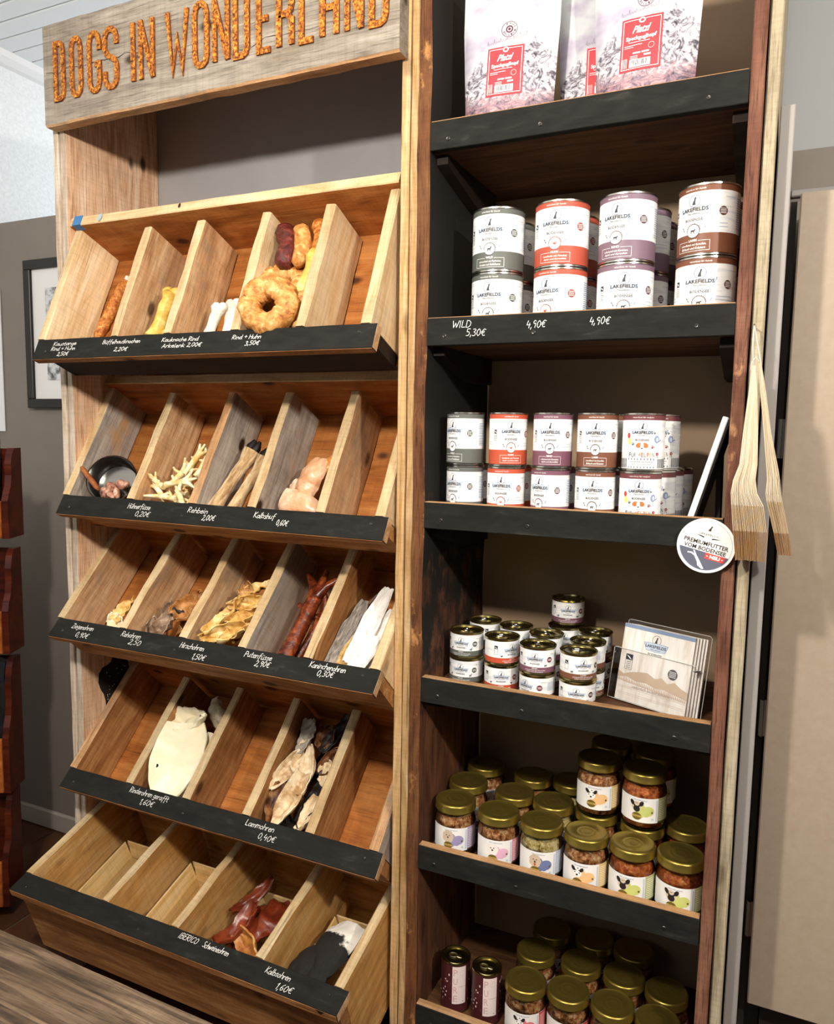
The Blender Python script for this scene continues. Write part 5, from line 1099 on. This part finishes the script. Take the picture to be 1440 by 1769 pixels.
HOOF = mott('calf_hoof_horn', [(.35, 'b5774a'), (.52, 'd9a982'), (.7, 'f0d8c0')], 16, .3, .3)
HOOFO = mott('calf_hoof_amber', [(.35, 'b8641e'), (.6, 'dd9a50')], 16, .25, .3)
for q, (x, s, n, a, m_, L_, Wd, w) in enumerate(((-.292, .098, .038, -10, HOOF, .095, .040, 'upper peach coloured'), (-.297, .030, .040, 78, HOOF, .105, .038, 'front peach coloured'), (-.262, .130, .045, -45, HOOFO, .060, .026, 'small amber'), (-.326, .062, .058, 40, HOOF, .060, .026, 'thin one at the left'))):
    one('calf_hoof', ear_mesh(L_, Wd, 1.3, .12, q*2.3+1, .10, .004, 14, 14, .6, .3, (.14, .64)), m_, place(1, x, s, n, Rz(a) @ Ry(172 if q != 3 else 150)), '%s calf hoof shell in the fourth bin of the second tray' % w, 'hoof', 'calf hooves')
# tray 3
EARY = mott('yellow_ear', [(.35, 'b07a34'), (.5, 'dcb468'), (.68, 'f4e2ae')], 30, .45, .5)
EART = mott('taupe_ear', [(.35, '5c4636'), (.52, '937860'), (.7, 'c4ae94')], 30, .55, .5)
EARB = mott('tan_ear', [(.35, '7a4a1e'), (.52, 'b98046'), (.7, 'dfb884')], 30, .5, .5)
for x, s, n, a, w in ((-.784, .062, .036, -10, 'upper'), (-.788, .024, .036, 50, 'lower')):
    one('goat_ear', ear_mesh(.072, .026, 1.3, .10, s*90, .35), EARY if w == 'upper' else mott('cream_ear', [(.35, 'd8c08c'), (.6, 'f4ead0')], 30, .5, .4), place(2, x, s, n, Rz(a)), '%s pale yellow goat ear in the first bin of the middle tray' % w, 'dried ear', 'goat ears')
one('goat_ear', ear_mesh(.075, .026, 1.2, .10, 33, .35), EARY, place(2, -.776, .040, .075, Rz(30)), 'pale yellow goat ear underneath the other two', 'dried ear', 'goat ears')
for q, (x, s, n, a, m_, L_, Wd, w) in enumerate(((-.644, .048, .030, 10, EART, .092, .030, 'crinkled taupe deer ear standing at the front'), (-.612, .098, .038, -25, EARB, .085, .032, 'tan folded deer ear at the top'), (-.680, .030, .042, 25, EART, .060, .022, 'small dark taupe deer ear at the left'), (-.640, .082, .036, 60, plain('dark_ear', '3a322c', .6), .036, .016, 'dark grey ear bit between the deer ears'), (-.620, .055, .075, -10, EARB, .090, .030, 'tan deer ear underneath the others'))):
    one('deer_ear', ear_mesh(L_, Wd, 1.4, .15, q*5.1+2, .40), m_, place(2, x, s, n, Rz(a) @ Ry(20*q)), w+' in the middle tray', 'dried ear', 'deer ears')
for q, (x, s, n, a, L_, w) in enumerate(((-.430, .165, .030, -60, .080, 'topmost pale'), (-.459, .140, .022, 20, .046, 'small rolled'), (-.438, .114, .018, -82, .095, 'upper crosswise'), (-.478, .070, .014, -28, .110, 'long twisted left'), (-.434, .082, .022, -75, .095, 'middle crosswise'), (-.462, .034, .018, -72, .110, 'front crosswise'), (-.428, .046, .024, -50, .100, 'front right'), (-.497, .026, .030, 10, .062, 'front left'), (-.455, .062, .040, 15, .080, 'orange inner'), (-.470, .060, .075, -30, .100, 'hidden lower'), (-.440, .110, .075, 40, .100, 'hidden upper'))):
    one('stag_ear', ear_mesh(L_, .024, 1.7, .12, q*3.7+1, .34, .0022, 16, 12, .8, .9, (.08, .80)), EARY if q not in (1, 8) else EARB, place(2, x, s, n, Rz(a) @ Ry(25*(q % 3)-25)), '%s yellow curled stag ear in the third bin of the middle tray' % w, 'dried ear', 'stag ears')
TURK = mott('glossy_turkey_foot', [(.35, '2e0f08'), (.52, '6b2c14'), (.68, 'a8582c'), (.8, 'e0a070')], 40, .25, .6)
one('turkey_foot', foot_mesh(.150, .0150, .068, 11, .55), TURK, place(2, -.295, .098, .036, Rz(-3)), 'glossy dark brown turkey foot with toes up in the fourth bin', 'turkey foot', 'turkey feet')
one('turkey_foot', foot_mesh(.130, .0125, .058, 17, .6), TURK, place(2, -.278, .085, .066, Rz(-10) @ Ry(60)), 'second turkey foot lying underneath the glossy one', 'turkey foot', 'turkey feet')
m, nt, b_ = newmat('clear_plastic_tray'); b_.inputs['Base Color'].default_value = hx('b89a80'); b_.inputs['Roughness'].default_value = .15; b_.inputs['Alpha'].default_value = .28; PLT = m
pt = MB(); vs = []; NR = 56
for i in range(NR+1):
    t = i/NR; dz = .0012*(1 if i % 2 else -1)
    for (x, z) in ((-.062, -.020), (-.060, -.100), (-.050, -.112), (.050, -.112), (.060, -.100), (.062, -.020)): vs.append((x+(dz if abs(x) > .055 else 0), .02+.215*t, z+(dz if abs(x) < .055 else 0)))
pt.add(vs, [(i*6+k, i*6+k+1, i*6+7+k, i*6+6+k) for i in range(NR) for k in range(5)])
tag(pt.build('plastic_tray', PLT, None, place(2, -.307, 0, 0)), 'clear ridged plastic insert under the turkey feet', 'plastic tray')
FUR = {'grey': mott('grey_rabbit_fur', [(.35, '4a423c'), (.52, '847a70'), (.7, 'b5aca0')], 60, .95, .9, 6, (3, .7, 3), sheen=.4), 'dark': mott('dark_rabbit_fur', [(.35, '2c2620'), (.55, '5c4e40'), (.7, '8a7860')], 60, .95, .9, 6, (3, .7, 3), sheen=.4), 'tan': mott('tan_rabbit_fur', [(.35, '8f6a34'), (.5, 'c9a25c'), (.7, 'e6cf98')], 50, .95, .9, 6, (2, 1, 2), sheen=.4), 'white': mott('white_rabbit_fur', [(.35, 'd8d2c8'), (.55, 'f2eee8'), (.7, 'fbfaf7')], 50, .95, .6, 6, (3, .7, 3), sheen=.4)}
for q, (x, s, n, a, c, L_, w) in enumerate(((-.186, .088, .048, -8, 'grey', .165, 'grey furred'), (-.164, .108, .060, -9, 'dark', .170, 'dark grey-brown'), (-.158, .050, .044, -12, 'tan', .110, 'tan yellow'), (-.136, .108, .036, -9, 'white', .185, 'long white'), (-.106, .078, .045, -8, 'white', .150, 'broad white'), (-.120, .035, .030, -14, 'white', .100, 'front white'))):
    one('rabbit_ear', ear_mesh(L_, .021 if c != 'white' else .025, 1.2, .04, q*4.3+3, .16, .005, 18, 10, .95, 0, (.12, .80)), FUR[c], place(2, x, s, n, Rz(a)), '%s rabbit ear in the right bin of the middle tray' % w, 'dried ear', 'rabbit ears')
# tray 4
COW = mott('cream_cow_ear', [(.3, 'e6d8ae'), (.5, 'f2e8c8'), (.7, 'faf5e4')], 9, .5, .15)
COWG = mott('grey_cow_ear', [(.35, '8a7e68'), (.55, 'c8bda0'), (.7, 'e6dec8')], 22, .6, .4)
CG = 'white cow ears in the fourth tray'
ce_ = one('cow_ear', ear_mesh(.185, .068, .45, .04, 1.5, .05, .004, 18, 14, .95, 0, (.07, .74)), COW, place(3, -.650, .082, .018, Rz(14) @ Ry(9)), 'largest flat cream cow ear with a small hole, at the front', 'dried ear', CG)
MB().lathe([(0, .0005), (.0046, .0005), (.0046, -.004)], 12).build('punched_hole', plain('hole_black', '14100c', .9), ce_, ce_.matrix_basis.inverted() @ place(3, -.688, .055, .0065, Ry(12)))
one('cow_ear', ear_mesh(.190, .042, .6, .04, 4.5, .08, .004, 16, 12, .85, 0, (.07, .74)), COW, place(3, -.603, .075, .045, Rz(-6) @ Ry(-12)), 'cream cow ear half hidden behind the largest one', 'dried ear', CG)
one('cow_ear', ear_mesh(.120, .038, 1.0, .18, 7.5, .30, .006, 16, 12, .7), COW, place(3, -.672, .184, .018, Rz(-82) @ Rx(14)), 'wrinkled cream ear base folded across the top', 'dried ear', CG)
one('cow_ear', ear_mesh(.090, .040, 2.0, .22, 9.5, .22, .005, 16, 14, .7), COWG, place(3, -.628, .222, .036, Rz(35) @ Ry(150)), 'curled greyish cow ear at the very top', 'dried ear', CG)
LAM = [mott('cream_lamb_ear', [(.35, 'b08a5c'), (.52, 'e2cba4'), (.7, 'f6ead2')], 26, .5, .4), mott('grey_lamb_ear', [(.35, '6a6258'), (.55, 'a39a8e'), (.7, 'd2cabe')], 22, .6, .3), mott('brown_lamb_ear', [(.35, '2c170c'), (.52, '6b3f22'), (.7, 'a8763f')], 30, .5, .5), mott('black_lamb_ear', [(.35, '0c0908'), (.6, '241a14'), (.8, '4a3828')], 30, .5, .5)]
for q, (x, s, n, a, c, L_, w) in enumerate(((-.346, .206, .028, 4, 1, .085, 'grey flat ear at the top'), (-.340, .160, .036, 6, 0, .080, 'cream ear below the grey one'), (-.362, .122, .032, -22, 0, .105, 'cream folded ear at the left'), (-.306, .130, .026, 10, 0, .115, 'cream striped ear in the middle'), (-.318, .060, .022, -6, 0, .125, 'large cream ear at the front'), (-.358, .044, .040, 8, 2, .100, 'brown ear at the front left'), (-.266, .044, .038, -12, 0, .080, 'cream bit at the front right'), (-.276, .082, .052, -15, 3, .120, 'black ear at the right'), (-.268, .165, .042, -30, 2, .075, 'reddish brown ear at the right'), (-.284, .232, .050, -20, 3, .105, 'black ear at the top right'), (-.328, .018, .050, 75, 3, .095, 'black ear at the very front'), (-.312, .222, .052, -12, 2, .060, 'small brown curl near the top'), (-.262, .135, .038, 30, 0, .055, 'small cream curl at the right'), (-.320, .070, .075, 20, 2, .110, 'brown ear underneath the front ones'), (-.310, .160, .080, -20, 3, .110, 'dark ear underneath the upper ones'))):
    one('lamb_ear', ear_mesh(L_, .024 if q != 4 else .028, 1.2 if q else .7, .10, q*2.9+2, .30, .0022, 16, 12, .75, .5 if q % 2 else -.4, (.08, .80)), LAM[c], place(3, x, s, n, Rz(a) @ Ry(18*(q % 3)-18)), w+' of the lamb ear heap', 'dried ear', 'lamb ears in the fourth tray')
# tray 5: chip wood punnets with ears
CHIP = wood('chip_wood', 'e2b468', 'f4d090', 'fce4b4', .3, 0, bmp=.1, ring=5)
def punnet(x, s, label, L_=.175, Wd=.115, Hh=.085):
    e = empty('chip_punnet', place(4, x, s, .200), label, 'punnet', 'chip wood punnets in the lowest tray')
    for sx in (-1, 1):
        board('long_side', L_, Hh, .0022, frame((sx*Wd/2, 0, Hh/2), (0, 1, 0), (sx*.12, 0, 1)), CHIP, e, .0005, .0004)
        board('rim_band', L_+.004, .016, .0020, frame((sx*(Wd/2+.0066), 0, Hh-.008), (0, 1, 0), (sx*.12, 0, 1)), M_PALE, e, .0003, .0004)
        board('short_side', Wd, Hh, .0022, frame((0, sx*L_/2, Hh/2), (1, 0, 0), (0, sx*.12, 1)), CHIP, e, .0005, .0004)
        board('rim_band', Wd+.010, .016, .0020, frame((0, sx*(L_/2+.0066), Hh-.008), (1, 0, 0), (0, sx*.12, 1)), M_PALE, e, .0003, .0004)
    board('base', L_, Wd-.002, .0018, frame((0, 0, .002), (0, 1, 0), (-1, 0, 0)), CHIP, e, .0003, .0004)
    for q in range(4): board('slat', L_*.95, .016, .0018, frame((-Wd*.36+q*Wd*.24, 0, .0045+.001*(q % 2)), (.10*(1 if q % 2 else -1), 1, 0), (-1, 0, 0)), M_PALE, e, .0004, .0004)
    for q in range(2): board('slat', Wd*.92, .015, .0018, frame((0, -L_*.22+q*L_*.42, .0075), (1, .1, 0), (0, 1, 0)), CHIP, e, .0004, .0004)
punnet(-.786, .122, 'empty chip wood punnet in the leftmost bin of the lowest tray', .180, .130, .100)
punnet(-.576, .122, 'empty chip wood punnet in the second bin of the lowest tray', .180, .118, .100)
punnet(-.366, .118, 'chip wood punnet filled with red brown pig ears')
punnet(-.164, .118, 'chip wood punnet holding black and white calf ears')
PIG = mott('pig_ear_leather', [(.3, '3a120a'), (.5, '6e2a14'), (.68, '95482a'), (.82, 'c98a5c')], 14, .3, .3)
PIGL = mott('pig_ear_pale', [(.35, '8a4a20'), (.55, 'c0823c'), (.75, 'e8c48c')], 30, .45, .5)
for q, (x, s, n, a, m_, L_, Wd, w) in enumerate(((-.345, .140, .080, -18, PIG, .115, .056, 'broad glossy pig ear on top'), (-.418, .172, .088, -28, PIG, .110, .022, 'curled pig ear at the rear left'), (-.404, .098, .090, -20, PIG, .110, .034, 'folded pig ear at the left'), (-.358, .066, .095, 55, PIGL, .085, .028, 'pale crumpled pig ear at the front'), (-.380, .110, .130, -40, PIG, .120, .034, 'pig ear underneath the others'))):
    one('pig_ear', ear_mesh(L_, Wd, 1.5 if q else .8, .16, q*3.1+4, .22, .004, 16, 12, .75, 0, (.12, .74)), m_, place(4, x, s, n, Rz(a) @ Ry(-15*q+(170 if q == 0 else 10)) @ Rx(10)), w+' in the third punnet', 'dried ear', 'pig ears in the lowest tray')
def calf_mat():
    m, nt, b = newmat('black_white_calf_fur')
    n1 = noise_n(nt, coords(nt, (1, 1, 1), False), 14, 6, .6, .6); fine = noise_n(nt, coords(nt, (4, .8, 4)), 90, 5, .7)
    tc = nt.nodes.new('ShaderNodeTexCoord'); sx = nt.nodes.new('ShaderNodeSeparateXYZ'); nt.links.new(tc.outputs['Object'], sx.inputs[0])
    ma = nt.nodes.new('ShaderNodeMath'); ma.operation = 'MULTIPLY_ADD'; nt.links.new(sx.outputs['Y'], ma.inputs[0]); ma.inputs[1].default_value = 9.0; nt.links.new(n1, ma.inputs[2])
    wf = ramp(nt, ma.outputs[0], [(.70, 0.0), (.76, 1.0)])
    c = mix(nt, wf, ramp(nt, fine, [(.35, '090807'), (.6, '191613'), (.8, '332b24')]), hx('f2ece0'))
    nt.links.new(c, b.inputs['Base Color']); b.inputs['Roughness'].default_value = .8; bump(nt, b, fine, .6, .003); return m
CALF = calf_mat()
for q, (x, s, n, a, L_, Wd, w) in enumerate(((-.178, .108, .078, -12, .150, .050, 'large black calf ear with white tip on top'), (-.216, .075, .088, -30, .110, .036, 'black calf ear at the left'), (-.182, .050, .085, 20, .075, .030, 'small calf ear with white patch at the front'), (-.145, .165, .110, -60, .110, .036, 'dark calf ear at the rear right'))):
    one('calf_ear', ear_mesh(L_, Wd, .8, .14, q*4.1+6, .12, .006, 16, 12, .75, 0, (.10, .70)), CALF, place(4, x, s, n, Rz(a) @ Ry(168) @ Rx(-6)), w+' of the lowest tray', 'dried ear', 'calf ears in the lowest tray')
